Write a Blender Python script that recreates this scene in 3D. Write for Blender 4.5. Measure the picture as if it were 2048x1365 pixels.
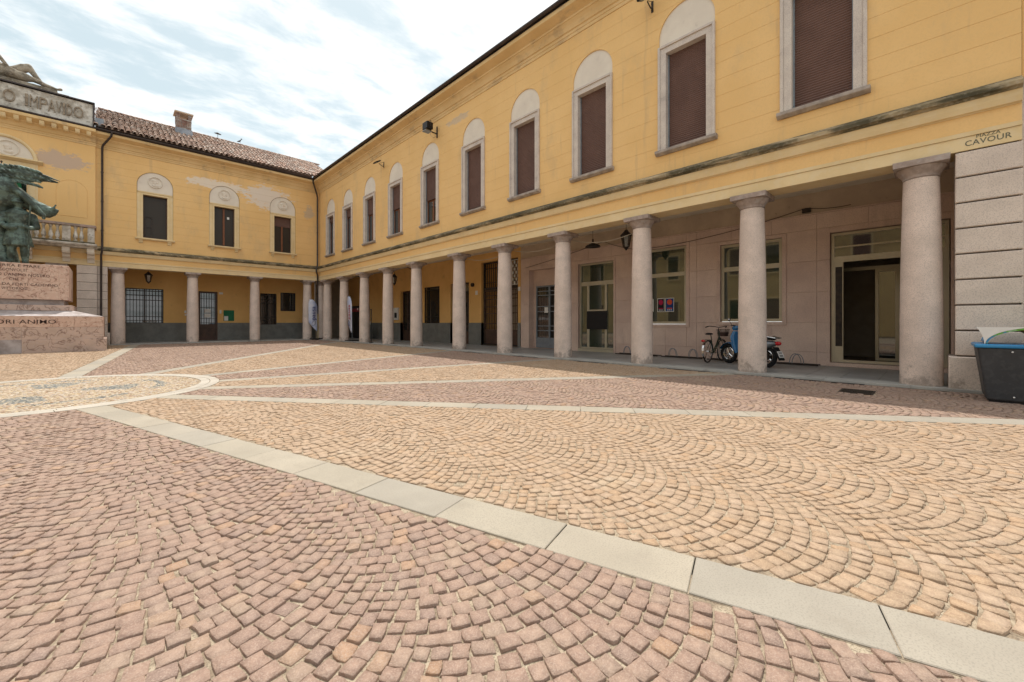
import bpy, bmesh, math, random
import numpy as np
from mathutils import Vector, Matrix, noise as mnoise
random.seed(7); RNG=np.random.default_rng(7)
scene=bpy.context.scene
for o in list(bpy.data.objects): bpy.data.objects.remove(o)
R_=math.radians
# ------------------------------------------------------------ camera, sky, sun, exposure
cam_d=bpy.data.cameras.new('camera'); cam=bpy.data.objects.new('camera',cam_d); scene.collection.objects.link(cam)
cam.location=(0,0,1.25); cam.rotation_euler=(R_(90),0,R_(-44.2))
cam_d.lens=824/2048*36; cam_d.sensor_width=36; cam_d.shift_y=-0.0178; cam_d.clip_start=.05; cam_d.clip_end=2000
scene.camera=cam
SUN_AZ=28.0; SUN_EL=70.5
world=bpy.data.worlds.new('World'); scene.world=world; world.use_nodes=True
wn=world.node_tree; wn.nodes.clear()
def N(nt,t,**k):
    n=nt.nodes.new(t)
    for a,b in k.items(): setattr(n,a,b)
    return n
sky=N(wn,'ShaderNodeTexSky',sky_type='NISHITA'); sky.sun_disc=False; sky.sun_elevation=R_(SUN_EL); sky.sun_rotation=R_(SUN_AZ); sky.dust_density=3.0; sky.air_density=1.0; sky.ozone_density=1.5
tc=N(wn,'ShaderNodeTexCoord'); sp=N(wn,'ShaderNodeSeparateXYZ'); wn.links.new(tc.outputs['Generated'],sp.inputs[0])
def wm(op,a,b=None,clamp=False):
    n=N(wn,'ShaderNodeMath',operation=op); n.use_clamp=clamp
    for i,v in enumerate((a,b)):
        if v is None: continue
        if isinstance(v,(int,float)): n.inputs[i].default_value=v
        else: wn.links.new(v,n.inputs[i])
    return n.outputs[0]
zz=wm('ADD',wm('MAXIMUM',sp.outputs[2],0.0),0.10)
cb=N(wn,'ShaderNodeCombineXYZ'); wn.links.new(wm('DIVIDE',sp.outputs[0],zz),cb.inputs[0]); wn.links.new(wm('DIVIDE',sp.outputs[1],zz),cb.inputs[1])
mp=N(wn,'ShaderNodeMapping'); mp.inputs['Location'].default_value=(0,0,0); mp.inputs['Rotation'].default_value=(0,0,R_(25)); mp.inputs['Scale'].default_value=(.75,1.25,1); wn.links.new(cb.outputs[0],mp.inputs[0])
n1=N(wn,'ShaderNodeTexNoise'); n1.inputs['Scale'].default_value=.8; n1.inputs['Detail'].default_value=3; wn.links.new(mp.outputs[0],n1.inputs['Vector'])
n2=N(wn,'ShaderNodeTexNoise'); n2.inputs['Scale'].default_value=5.2; n2.inputs['Detail'].default_value=9; n2.inputs['Roughness'].default_value=.62; n2.inputs['Distortion'].default_value=.25; wn.links.new(mp.outputs[0],n2.inputs['Vector'])
cs=wm('ADD',wm('MULTIPLY',n1.outputs[0],1.0),wm('MULTIPLY',n2.outputs[0],.75))
mr=N(wn,'ShaderNodeMapRange'); mr.inputs['From Min'].default_value=.70; mr.inputs['From Max'].default_value=.98; mr.interpolation_type='SMOOTHSTEP'; wn.links.new(cs,mr.inputs[0])
mx=N(wn,'ShaderNodeMix',data_type='RGBA'); 
hz=N(wn,'ShaderNodeMix',data_type='RGBA'); hz.inputs[0].default_value=.8; wn.links.new(sky.outputs[0],hz.inputs[6]); hz.inputs[7].default_value=(2.2,2.6,2.5,1)
wn.links.new(mr.outputs[0],mx.inputs[0]); wn.links.new(hz.outputs[2],mx.inputs[6]); mx.inputs[7].default_value=(4.25,4.27,4.25,1)
bg=N(wn,'ShaderNodeBackground'); bg.inputs[1].default_value=.145; wn.links.new(mx.outputs[2],bg.inputs[0])
wo=N(wn,'ShaderNodeOutputWorld'); wn.links.new(bg.outputs[0],wo.inputs[0])
sd=bpy.data.lights.new('sun','SUN'); sd.energy=2.15; sd.angle=R_(.53); sd.color=(1,.94,.85)
sun=bpy.data.objects.new('sun',sd); scene.collection.objects.link(sun)
az,el=R_(SUN_AZ),R_(SUN_EL)
sun.rotation_euler=Vector((math.sin(az)*math.cos(el),math.cos(az)*math.cos(el),math.sin(el))).to_track_quat('Z','Y').to_euler()
vs=scene.view_settings; vs.view_transform='Standard'; vs.look='None'; vs.exposure=1.0; vs.gamma=1.0; vs.use_curve_mapping=False
scene.cycles.max_bounces=8; scene.cycles.diffuse_bounces=4

# ------------------------------------------------------------ materials
MATS={}
def principled(name):
    m=bpy.data.materials.new(name); m.use_nodes=True; nt=m.node_tree; b=nt.nodes['Principled BSDF']; return m,nt,b
def mat(name,c1,c2=None,scale=3,rough=.8,bump=0,bscale=60,bdist=.01,spec=.3,metal=0,fine=None,fscale=200,stain=None,stretch=(1,1,1),island=0,patches=None,lo=.35,hi=.65,veins=None,grime=None,stain2=None):
    """c1/c2 blended by a noise, fine = (colour, amount) speckle, stain = (colour, scale, threshold, amount)"""
    if name in MATS: return MATS[name]
    m,nt,b=principled(name); L=nt.links.new
    geo=N(nt,'ShaderNodeNewGeometry'); pos=geo.outputs['Position']
    def noise(sc,det=4,ro=.55,vec=pos,st=None):
        if st:
            mpn=N(nt,'ShaderNodeMapping'); mpn.inputs['Scale'].default_value=st; L(vec,mpn.inputs[0]); vec=mpn.outputs[0]
        n=N(nt,'ShaderNodeTexNoise'); n.inputs['Scale'].default_value=sc; n.inputs['Detail'].default_value=det; n.inputs['Roughness'].default_value=ro; L(vec,n.inputs['Vector']); return n.outputs[0]
    def ramp(v,a,bb):
        r=N(nt,'ShaderNodeMapRange'); r.inputs['From Min'].default_value=a; r.inputs['From Max'].default_value=bb; r.interpolation_type='SMOOTHSTEP'; L(v,r.inputs[0]); return r.outputs[0]
    def mix(f,a,bb,mode='MIX'):
        x=N(nt,'ShaderNodeMix',data_type='RGBA',blend_type=mode)
        for i,v in ((0,f),(6,a),(7,bb)):
            if isinstance(v,(int,float)): x.inputs[i].default_value=v
            elif isinstance(v,tuple): x.inputs[i].default_value=(*v[:3],1)
            else: L(v,x.inputs[i])
        return x.outputs[2]
    def mul(a,k):
        x=N(nt,'ShaderNodeMath',operation='MULTIPLY'); L(a,x.inputs[0])
        if isinstance(k,(int,float)): x.inputs[1].default_value=k
        else: L(k,x.inputs[1])
        return x.outputs[0]
    c2=c2 or tuple(v*.85 for v in c1)
    col=mix(ramp(noise(scale,5,.6,st=stretch),lo,hi),c1,c2)
    if island:
        oi=N(nt,'ShaderNodeObjectInfo'); a=N(nt,'ShaderNodeMath',operation='ADD'); L(oi.outputs['Random'],a.inputs[0]); L(geo.outputs['Random Per Island'],a.inputs[1])
        fr=N(nt,'ShaderNodeMath',operation='FRACT'); L(a.outputs[0],fr.inputs[0])
        cr=N(nt,'ShaderNodeValToRGB'); e=cr.color_ramp; cols=island; e.interpolation='LINEAR'
        while len(e.elements)<len(cols): e.elements.new(.5)
        for i,(p,c) in enumerate(cols): e.elements[i].position=p; e.elements[i].color=(*c,1)
        L(fr.outputs[0],cr.inputs[0]); col=mix(ramp(noise(scale,5,.6),lo,hi),cr.outputs[0],mix(1.0,cr.outputs[0],tuple(c2[i]/max(c1[i],1e-3) for i in range(3)),'MULTIPLY'))
    if veins:
        w=N(nt,'ShaderNodeTexNoise'); w.inputs['Scale'].default_value=veins[1]; w.inputs['Detail'].default_value=5; w.inputs['Distortion'].default_value=1.2; L(pos,w.inputs['Vector'])
        s=N(nt,'ShaderNodeMath',operation='SUBTRACT'); L(w.outputs[0],s.inputs[0]); s.inputs[1].default_value=.5
        ab=N(nt,'ShaderNodeMath',operation='ABSOLUTE'); L(s.outputs[0],ab.inputs[0])
        v=ramp(ab.outputs[0],0.0,veins[2]); inv=N(nt,'ShaderNodeMath',operation='SUBTRACT'); inv.inputs[0].default_value=1; L(v,inv.inputs[1])
        col=mix(mul(inv.outputs[0],.75),col,veins[0])
    if fine: col=mix(mul(ramp(noise(fscale,2),.5,.62),fine[1]),col,fine[0])
    if stain: col=mix(mul(ramp(noise(stain[1],6,.65,st=stain[4] if len(stain)>4 else None),stain[2],stain[2]+.15),stain[3]),col,stain[0])
    if stain2: col=mix(mul(ramp(noise(stain2[1],4,.6,st=stain2[4]),stain2[2],stain2[2]+.12),stain2[3]),col,stain2[0])
    if grime:   # splashed dirt low on the stone, ragged upper edge
        sz=N(nt,'ShaderNodeSeparateXYZ'); L(pos,sz.inputs[0]); g1=N(nt,'ShaderNodeMath',operation='MULTIPLY_ADD'); L(noise(4.5,6,.7),g1.inputs[0]); g1.inputs[1].default_value=-1.9; L(sz.outputs[2],g1.inputs[2])
        col=mix(mul(ramp(g1.outputs[0],-.62,-1.0),.6),col,grime)
    if patches:
        # peeled plaster: fixed places on this wall, ragged edge from noise
        for (c,r,pc) in patches:
            sub=N(nt,'ShaderNodeVectorMath',operation='SUBTRACT'); L(pos,sub.inputs[0]); sub.inputs[1].default_value=c
            dv=N(nt,'ShaderNodeVectorMath',operation='DIVIDE'); L(sub.outputs[0],dv.inputs[0]); dv.inputs[1].default_value=r
            ln=N(nt,'ShaderNodeVectorMath',operation='LENGTH'); L(dv.outputs[0],ln.inputs[0])
            nn=noise(2.6,9,.75,st=(1,1,2.2)); ad=N(nt,'ShaderNodeMath',operation='MULTIPLY_ADD'); L(nn,ad.inputs[0]); ad.inputs[1].default_value=-3.4; L(ln.outputs['Value'],ad.inputs[2])
            mk=ramp(ad.outputs[0],-.62,-.86); 
            col=mix(mul(mk,.85),col,pc)
    L(col,b.inputs['Base Color'])
    b.inputs['Roughness'].default_value=rough; b.inputs['Metallic'].default_value=metal; b.inputs['Specular IOR Level'].default_value=spec
    if bump:
        bn=N(nt,'ShaderNodeBump'); bn.inputs['Strength'].default_value=bump; bn.inputs['Distance'].default_value=bdist; L(noise(bscale,5,.6),bn.inputs['Height']); L(bn.outputs[0],b.inputs['Normal'])
    MATS[name]=m; return m
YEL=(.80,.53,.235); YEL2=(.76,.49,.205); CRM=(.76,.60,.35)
m_yellow=mat('yellow_stucco',YEL,YEL2,scale=.5,rough=.9,bump=.35,bscale=90,bdist=.004,stain=((.60,.42,.22),.8,.54,.5,(1,1,.5)),stain2=((.50,.35,.20),3.2,.60,.35,(1,1,.10)),fine=((.70,.47,.21),.3),fscale=25,
   patches=[((4.9,32.05,10.05),(1.5,.6,.34),(.76,.68,.58)),((7.75,32.05,9.85),(1.35,.6,.75),(.72,.64,.56)),((11.1,14.9,10.35),(.5,.8,.16),(.58,.46,.33)),((-1.9,31.9,9.75),(1.0,.6,.45),(.52,.40,.32)),((10.4,32.05,9.3),(.3,.5,.5),(.55,.43,.3))])
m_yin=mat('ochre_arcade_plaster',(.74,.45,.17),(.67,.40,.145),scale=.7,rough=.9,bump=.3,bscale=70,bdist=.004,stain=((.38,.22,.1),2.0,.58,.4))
m_cream=mat('cream_stucco',CRM,(.70,.54,.30),scale=1.2,rough=.9,bump=.3,bscale=80,bdist=.004,stain=((.44,.35,.23),1.6,.56,.4,(1,.5,1)),fine=((.74,.64,.48),.18),fscale=5)
m_cornice=mat('cornice_stucco',(.74,.53,.27),(.66,.46,.22),scale=.9,rough=.9,bump=.3,bscale=60,bdist=.004,stain=((.33,.24,.16),1.6,.54,.5,(1,.5,1)))
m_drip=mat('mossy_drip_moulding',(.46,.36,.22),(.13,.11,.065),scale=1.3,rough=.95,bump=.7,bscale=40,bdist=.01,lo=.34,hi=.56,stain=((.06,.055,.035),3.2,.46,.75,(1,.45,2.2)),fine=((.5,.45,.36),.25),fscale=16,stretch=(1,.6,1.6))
m_tymp=mat('pale_tympanum_plaster',(.74,.67,.57),(.68,.61,.52),scale=1.5,rough=.9,bump=.2,bscale=60,bdist=.003,stain=((.4,.34,.28),3,.6,.3))
m_gran=mat('pink_granite',(.74,.61,.53),(.63,.52,.45),scale=2.2,rough=.75,bump=.25,bscale=150,bdist=.004,fine=((.30,.26,.24),.45),fscale=70,stain=((.40,.35,.31),1.2,.56,.4),grime=(.16,.13,.11))
m_gran2=mat('rusticated_granite',(.70,.60,.52),(.61,.52,.45),scale=1.6,rough=.8,bump=.5,bscale=90,bdist=.008,fine=((.36,.31,.28),.45),fscale=55,stain=((.45,.39,.34),1.0,.55,.3),grime=(.2,.16,.13))
m_wfr=mat('grey_window_granite',(.66,.59,.52),(.58,.51,.455),scale=3,rough=.8,bump=.2,bscale=120,bdist=.003,fine=((.22,.19,.18),.5),fscale=90,stain=((.2,.17,.15),3,.6,.4))
m_sill=mat('weathered_sill',(.42,.36,.31),(.28,.24,.21),scale=5,rough=.9,bump=.3,bscale=90)
m_clad=mat('porphyry_cladding',(.71,.55,.46),(.62,.47,.40),scale=1.3,rough=.6,bump=.15,bscale=60,bdist=.003,fine=((.38,.28,.24),.35),fscale=40,island=[(0,(.71,.55,.46)),(.5,(.66,.50,.42)),(1,(.73,.57,.48))],stain=((.36,.26,.22),1.3,.56,.45,(1,1,.3)))
m_plast2=mat('brown_plaster_band',(.55,.44,.33),(.47,.37,.28),scale=1.5,rough=.9,bump=.4,bscale=50,stain=((.10,.08,.06),6,.62,.7))
m_dado=mat('grey_dado_render',(.19,.19,.175),(.14,.14,.13),scale=2,rough=.85,bump=.6,bscale=40,bdist=.01,fine=((.2,.2,.19),.5),fscale=30)
m_ceil=mat('arcade_ceiling_plaster',(.80,.74,.62),scale=1)
m_dark=mat('dark_void',(.012,.011,.01),rough=.9)
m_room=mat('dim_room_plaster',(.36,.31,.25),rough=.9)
m_iron=mat('dark_ironwork',(.035,.03,.028),(.06,.045,.035),scale=8,rough=.55,metal=.4)
m_gutter=mat('brown_gutter_metal',(.045,.035,.035),(.07,.055,.05),scale=2,rough=.45,metal=.5,spec=.5)
m_shut=mat('brown_roller_shutter',(.15,.085,.068),(.125,.07,.057),scale=2,rough=.6,bump=.05)
m_wood=mat('reddish_wood_frame',(.22,.085,.035),(.14,.05,.025),scale=6,rough=.5,stretch=(8,8,1))
m_dwood=mat('dark_brown_door_paint',(.09,.05,.035),(.06,.035,.025),scale=3,rough=.5)
m_alu=mat('champagne_aluminium',(.50,.45,.34),(.44,.40,.30),scale=2,rough=.4,metal=.3,spec=.5)
m_galv=mat('grey_blue_painted_steel',(.24,.27,.30),(.20,.22,.25),scale=4,rough=.5,metal=.2)
m_black=mat('matt_black',(.012,.012,.014),rough=.5)
m_chrome=mat('chrome',(.6,.6,.6),rough=.2,metal=1)
m_red=mat('red_reflector',(.5,.01,.015),rough=.2,spec=.6)
m_white=mat('white_paint',(.75,.74,.72),(.68,.67,.65),rough=.5)
m_paper=mat('white_paper',(.72,.71,.68),(.66,.65,.62),rough=.8)
m_blue=mat('blue_plastic',(.02,.19,.42),(.03,.24,.5),rough=.35,spec=.5)
m_bluep=mat('blue_scooter_paint',(.03,.17,.38),(.025,.14,.33),rough=.18,spec=.6)
m_green=mat('green_board_paint',(.01,.14,.06),rough=.6)
m_lgreen=mat('light_green_print',(.16,.42,.08),(.25,.5,.2),scale=12,rough=.5)
m_bin=mat('anthracite_bin_plastic',(.038,.04,.044),(.045,.047,.052),scale=5,rough=.5,bump=.06,bscale=200,fine=((.3,.3,.3),.04),fscale=14)
m_bronze=mat('verdigris_bronze',(.13,.185,.16),(.055,.075,.062),scale=2.2,rough=.5,metal=.2,bump=.35,bscale=14,bdist=.015,stain=((.40,.40,.31),1.6,.58,.5),fine=((.03,.035,.03),.6),fscale=5,lo=.42,hi=.58)
m_stonefig=mat('lichened_stone',(.36,.31,.24),(.16,.135,.10),scale=2.2,rough=.95,bump=.9,bscale=22,bdist=.03,stain=((.07,.06,.05),3.2,.52,.55),fine=((.5,.46,.38),.3),fscale=12)
m_parap=mat('stained_parapet_stone',(.66,.63,.57),(.38,.34,.28),scale=2.6,rough=.95,bump=.6,bscale=25,bdist=.015,stain=((.10,.085,.07),4.0,.52,.6))
m_letter=mat('rusty_letter_stone',(.34,.28,.21),(.2,.16,.12),scale=6,rough=.95,bump=.6,bscale=30)
m_marble=mat('pink_veined_marble',(.60,.42,.33),(.52,.35,.275),scale=2,rough=.45,spec=.4,veins=((.20,.09,.06),2.4,.028),fine=((.66,.52,.42),.5),fscale=9,bump=.12,bscale=40)
m_marble2=mat('grey_pink_veined_marble',(.55,.41,.34),(.46,.35,.29),scale=2,rough=.5,veins=((.16,.09,.07),2.6,.04),fine=((.5,.4,.36),.4),fscale=12,bump=.15,bscale=40)
m_mgrey=mat('grey_weathered_marble',(.46,.42,.42),(.30,.26,.25),scale=3,rough=.6,bump=.3,bscale=30)
m_ink=mat('dark_inscription',(.06,.035,.03),rough=.8)
m_inkg=mat('street_name_paint',(.11,.12,.09),(.16,.16,.12),scale=20,rough=.9)
m_brick=mat('chimney_brick',(.26,.10,.065),(.36,.2,.15),scale=6,rough=.95,bump=.5,bscale=60,island=[(0,(.17,.085,.065)),(.5,(.22,.13,.10)),(1,(.28,.19,.15))])
m_lead=mat('grey_flashing',(.28,.30,.33),(.2,.21,.23),scale=4,rough=.5,metal=.3)
m_tile=mat('terracotta_roof_tile',(.42,.24,.17),(.3,.2,.15),scale=9,rough=.95,bump=.4,bscale=40,bdist=.01,
  island=[(0,(.58,.37,.28)),(.22,(.66,.49,.40)),(.45,(.48,.30,.23)),(.62,(.70,.57,.49)),(.8,(.38,.26,.21)),(1,(.6,.42,.34))],stain=((.25,.2,.16),7,.6,.5))
m_tileu=mat('dark_channel_tile',(.12,.08,.06),(.2,.13,.09),scale=8,rough=1)
m_red_c=mat('red_porphyry_cobble',(.3,.19,.15),(.24,.15,.12),scale=30,rough=.75,bump=.85,bscale=75,bdist=.006,fine=((.42,.32,.26),.5),fscale=160,spec=.25,
  island=[(0,(.315,.215,.168)),(.25,(.35,.24,.185)),(.45,(.325,.224,.175)),(.6,(.365,.258,.198)),(.75,(.295,.208,.168)),(.9,(.365,.268,.203)),(.985,(.39,.25,.165)),(1,(.31,.222,.185))],stain=((.42,.34,.25),.9,.58,.35))
m_yel_c=mat('yellow_porphyry_cobble',(.42,.28,.165),(.34,.22,.13),scale=30,rough=.75,bump=.85,bscale=75,bdist=.006,fine=((.5,.38,.25),.5),fscale=160,spec=.25,
  island=[(0,(.40,.29,.20)),(.25,(.44,.32,.225)),(.45,(.39,.28,.195)),(.6,(.45,.335,.245)),(.75,(.365,.265,.185)),(.94,(.43,.29,.185)),(1,(.42,.31,.225))],stain=((.5,.42,.31),.8,.57,.4))
m_sand=mat('sandy_joint',(.46,.385,.285),(.27,.21,.15),scale=9,rough=1,bump=.8,bscale=120,bdist=.01,fine=((.15,.12,.09),.6),fscale=90)
m_slab=mat('pale_granite_slab',(.42,.375,.305),(.36,.32,.26),scale=1.2,rough=.75,bump=.25,bscale=160,bdist=.003,fine=((.22,.2,.17),.45),fscale=120,stain=((.27,.235,.19),2.4,.56,.45),island=[(0,(.375,.335,.275)),(.3,(.34,.308,.258)),(.6,(.365,.325,.26)),(1,(.395,.348,.278))])
m_rim=mat('white_rim_stone',(.46,.42,.36),(.38,.345,.295),scale=2,rough=.8,bump=.2,bscale=100,fine=((.35,.31,.26),.4),fscale=60)
m_peb=mat('river_pebble',(.48,.37,.23),(.4,.3,.2),scale=20,rough=.7,island=[(0,(.50,.38,.23)),(.3,(.56,.47,.34)),(.5,(.36,.27,.17)),(.7,(.6,.53,.43)),(.85,(.40,.27,.17)),(1,(.46,.40,.32))])
m_pebd=mat('dark_pebble',(.12,.125,.125),(.2,.2,.19),scale=20,rough=.7,island=[(0,(.11,.12,.12)),(.35,(.2,.2,.19)),(.6,(.3,.27,.22)),(.8,(.15,.16,.16)),(1,(.38,.32,.24))])
m_floor=mat('grey_arcade_stone',(.36,.355,.345),(.29,.285,.275),scale=1.5,rough=.42,spec=.4,fine=((.22,.21,.2),.4),fscale=60,bump=.1,island=[(0,(.36,.355,.345)),(.5,(.31,.305,.295)),(1,(.39,.38,.365))],stain=((.19,.18,.17),2,.55,.5))
m_kerb=mat('pale_kerb_stone',(.40,.39,.36),(.32,.31,.29),scale=2,rough=.7,bump=.2,stain=((.14,.13,.12),3,.55,.5))
m_asph=mat('far_ground_paving',(.22,.18,.14),(.18,.15,.12),scale=2,rough=.95,bump=.4)
m_obw=mat('opposite_facade_paint',(.62,.46,.22),(.55,.40,.2),scale=.6,rough=.9)
def glassmat(name,col,rough=.03):
    m,nt,b=principled(name); b.inputs['Base Color'].default_value=(*col,1); b.inputs['Roughness'].default_value=rough; b.inputs['Specular IOR Level'].default_value=.9; b.inputs['IOR'].default_value=1.6; b.inputs['Coat Weight'].default_value=.6; b.inputs['Coat Roughness'].default_value=.02; MATS[name]=m; return m
m_glass=glassmat('dark_window_glass',(.02,.022,.02))
m_glassg=glassmat('greenish_shop_glass',(.03,.045,.03))
m_roomdark=glassmat('open_window_dark',(.035,.026,.018),.35); m_roomdark.node_tree.nodes['Principled BSDF'].inputs['Coat Weight'].default_value=.05; m_roomdark.node_tree.nodes['Principled BSDF'].inputs['Specular IOR Level'].default_value=.2  # opaque dark brown paints the unlit room behind the open wing windows
m_lampg=glassmat('lantern_glass',(.05,.045,.035),.15)
def clearglass(name):
    m,nt,b=principled(name); b.inputs['Base Color'].default_value=(.9,.95,.93,1); b.inputs['Roughness'].default_value=.0; b.inputs['Transmission Weight'].default_value=1.0; b.inputs['IOR'].default_value=1.02; b.inputs['Specular IOR Level'].default_value=1; MATS[name]=m; return m

# ------------------------------------------------------------ builders
COL=scene.collection
ORG={}
def link(name,me,parent=None,loc=None):
    o=bpy.data.objects.new(name,me); COL.objects.link(o)
    if parent is not None:
        o.parent=parent; ORG[o.name]=ORG[parent.name]
    else: ORG[o.name]=Vector((0,0,0))
    return o
def tag(o,label=None,cat=None,group=None,kind=None):
    if label: o['label']=label
    if cat: o['category']=cat
    if group: o['group']=group
    if kind: o['kind']=kind
    return o
def empty(name,loc,label=None,cat=None,group=None,kind=None):
    o=bpy.data.objects.new(name,None); COL.objects.link(o); o.location=loc; o.empty_display_size=.2; ORG[o.name]=Vector(loc); return tag(o,label,cat,group,kind)
class Fr:
    """u along the wall, n outwards, z up"""
    def __init__(s,o,u,n): s.o=Vector(o); s.u=Vector(u); s.n=Vector(n)
    def p(s,u,n,z): return s.o+s.u*u+s.n*n+Vector((0,0,z))
    def moved(s,du): return Fr(s.o+s.u*du,s.u,s.n)
FR=Fr((11.1,0,0),(0,1,0),(-1,0,0))      # long right-hand facade
FW=Fr((0,32.05,0),(1,0,0),(0,-1,0))     # end wing facade
FRI=Fr((14.4,0,0),(0,1,0),(-1,0,0))     # back wall of the arcade
FWI=Fr((0,35.0,0),(1,0,0),(0,-1,0))
FX=Fr((0,0,0),(1,0,0),(0,1,0))
class MB:
    def __init__(s): s.v=[]; s.f=[]; s.mi=[]; s.mats=[]
    def _m(s,m):
        if m is None: return 0
        if m not in s.mats: s.mats.append(m)
        return s.mats.index(m)
    def add(s,vs,fs,m=None):
        b=len(s.v); s.v+= [tuple(v) for v in vs]; k=s._m(m)
        for f in fs: s.f.append([b+i for i in f]); s.mi.append(k)
        return s
    def hexa(s,P,m=None): return s.add(P,[(0,3,2,1),(4,5,6,7),(0,1,5,4),(1,2,6,5),(2,3,7,6),(3,0,4,7)],m)
    def box(s,F,u0,u1,n0,n1,z0,z1,m=None):
        return s.hexa([F.p(u0,n0,z0),F.p(u1,n0,z0),F.p(u1,n1,z0),F.p(u0,n1,z0),F.p(u0,n0,z1),F.p(u1,n0,z1),F.p(u1,n1,z1),F.p(u0,n1,z1)],m)
    def bevbox(s,F,u0,u1,n0,n1,z0,z1,b=.01,m=None):
        """box whose outer (n1) face has a chamfer"""
        P=[(u0,n0,z0),(u1,n0,z0),(u1,n0,z1),(u0,n0,z1),(u0,n1-b,z0),(u1,n1-b,z0),(u1,n1-b,z1),(u0,n1-b,z1),(u0+b,n1,z0+b),(u1-b,n1,z0+b),(u1-b,n1,z1-b),(u0+b,n1,z1-b)]
        return s.add([F.p(*q) for q in P],[(0,1,5,4),(1,2,6,5),(2,3,7,6),(3,0,4,7),(4,5,9,8),(5,6,10,9),(6,7,11,10),(7,4,8,11),(8,9,10,11),(3,2,1,0)],m)
    def quad(s,a,b,c,d,m=None): return s.add([a,b,c,d],[(0,1,2,3)],m)
    def profile(s,F,prof,u0,u1,m=None,caps=True):
        n=len(prof); V=[F.p(u0,a,z) for a,z in prof]+[F.p(u1,a,z) for a,z in prof]
        fs=[(i,(i+1)%n,n+(i+1)%n,n+i) for i in range(n)]
        if caps: fs+=[tuple(range(n)),tuple(range(2*n-1,n-1,-1))]
        return s.add(V,fs,m)
    def lathe(s,c,prof,seg=24,m=None,sx=1,sy=1,a0=0):
        n=len(prof); V=[]; 
        for r,z in prof:
            for k in range(seg):
                a=a0+2*math.pi*k/seg; V.append((c[0]+r*sx*math.cos(a),c[1]+r*sy*math.sin(a),c[2]+z))
        fs=[(i*seg+k,i*seg+(k+1)%seg,(i+1)*seg+(k+1)%seg,(i+1)*seg+k) for i in range(n-1) for k in range(seg)]
        fs+=[tuple(range(seg-1,-1,-1)),tuple((n-1)*seg+k for k in range(seg))]
        return s.add(V,fs,m)
    def tube(s,pts,r,seg=8,m=None,closed=False,r2=None):
        pts=[Vector(p) for p in pts]; V=[]; n=len(pts); up=Vector((0,0,1))
        prev=None
        for i,p in enumerate(pts):
            t=(pts[(i+1)%n]-pts[i-1]) if closed else (pts[min(i+1,n-1)]-pts[max(i-1,0)])
            t.normalize(); 
            if prev is None:
                a=t.cross(up if abs(t.z)<.9 else Vector((1,0,0))).normalized()
            else:
                a=(prev-t*prev.dot(t)).normalized()
            prev=a; b=t.cross(a)
            rr=r if r2 is None else r+(r2-r)*i/max(1,n-1)
            if isinstance(r,(list,tuple)): rr=r[i]
            for k in range(seg):
                g=2*math.pi*k/seg; V.append(p+a*math.cos(g)*rr+b*math.sin(g)*rr)
        fs=[]
        for i in range(n if closed else n-1):
            for k in range(seg):
                j=(i+1)%n; fs.append((i*seg+k,i*seg+(k+1)%seg,j*seg+(k+1)%seg,j*seg+k))
        if not closed: fs+=[tuple(range(seg-1,-1,-1)),tuple((n-1)*seg+k for k in range(seg))]
        return s.add(V,fs,m)
    def ell(s,c,r,seg=12,rings=8,m=None,rot=None):
        V=[];fs=[]; rot=rot or Matrix.Identity(3)
        for i in range(rings+1):
            ph=math.pi*i/rings
            for k in range(seg):
                a=2*math.pi*k/seg; V.append(Vector(c)+rot@Vector((r[0]*math.sin(ph)*math.cos(a),r[1]*math.sin(ph)*math.sin(a),r[2]*math.cos(ph))))
        for i in range(rings):
            for k in range(seg): fs.append((i*seg+k,i*seg+(k+1)%seg,(i+1)*seg+(k+1)%seg,(i+1)*seg+k))
        return s.add(V,fs,m)
    def loft(s,rings,seg=14,m=None):
        """rings: (centre, axis a, axis b)"""
        V=[]
        for c,a,b in rings:
            c,a,b=Vector(c),Vector(a),Vector(b)
            for k in range(seg):
                g=2*math.pi*k/seg; V.append(c+a*math.cos(g)+b*math.sin(g))
        n=len(rings); fs=[(i*seg+k,i*seg+(k+1)%seg,(i+1)*seg+(k+1)%seg,(i+1)*seg+k) for i in range(n-1) for k in range(seg)]
        fs+=[tuple(range(seg-1,-1,-1)),tuple((n-1)*seg+k for k in range(seg))]
        return s.add(V,fs,m)
    def build(s,name,m=None,parent=None,smooth=False,angle=None):
        me=bpy.data.meshes.new(name)
        org=ORG[parent.name] if parent is not None else Vector((0,0,0))
        V=[(v[0]-org.x,v[1]-org.y,v[2]-org.z) for v in s.v]
        me.from_pydata(V,[],s.f)
        mats=s.mats or [m]
        for x in mats: me.materials.append(x)
        if s.mats: me.polygons.foreach_set('material_index',s.mi)
        bm=bmesh.new(); bm.from_mesh(me); bmesh.ops.recalc_face_normals(bm,faces=bm.faces)
        if smooth:
            for f in bm.faces: f.smooth=True
            lim=R_(angle or 40)
            for e in bm.edges:
                if len(e.link_faces)==2 and e.calc_face_angle(0)>lim: e.smooth=False
        bm.to_mesh(me); bm.free(); me.update()
        return link(name,me,parent)
def big_mesh(name,V,Fq,m,parent=None,org=(0,0,0)):
    """V (n,3) array, Fq (k,4) quads"""
    me=bpy.data.meshes.new(name); me.vertices.add(len(V)); me.vertices.foreach_set('co',(V-np.array(org)).astype(np.float32).ravel())
    me.loops.add(Fq.size); me.loops.foreach_set('vertex_index',Fq.astype(np.int32).ravel())
    me.polygons.add(len(Fq)); me.polygons.foreach_set('loop_start',np.arange(0,Fq.size,4,dtype=np.int32)); me.materials.append(m)
    me.update(calc_edges=True); me.validate()
    return link(name,me,parent)
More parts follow.
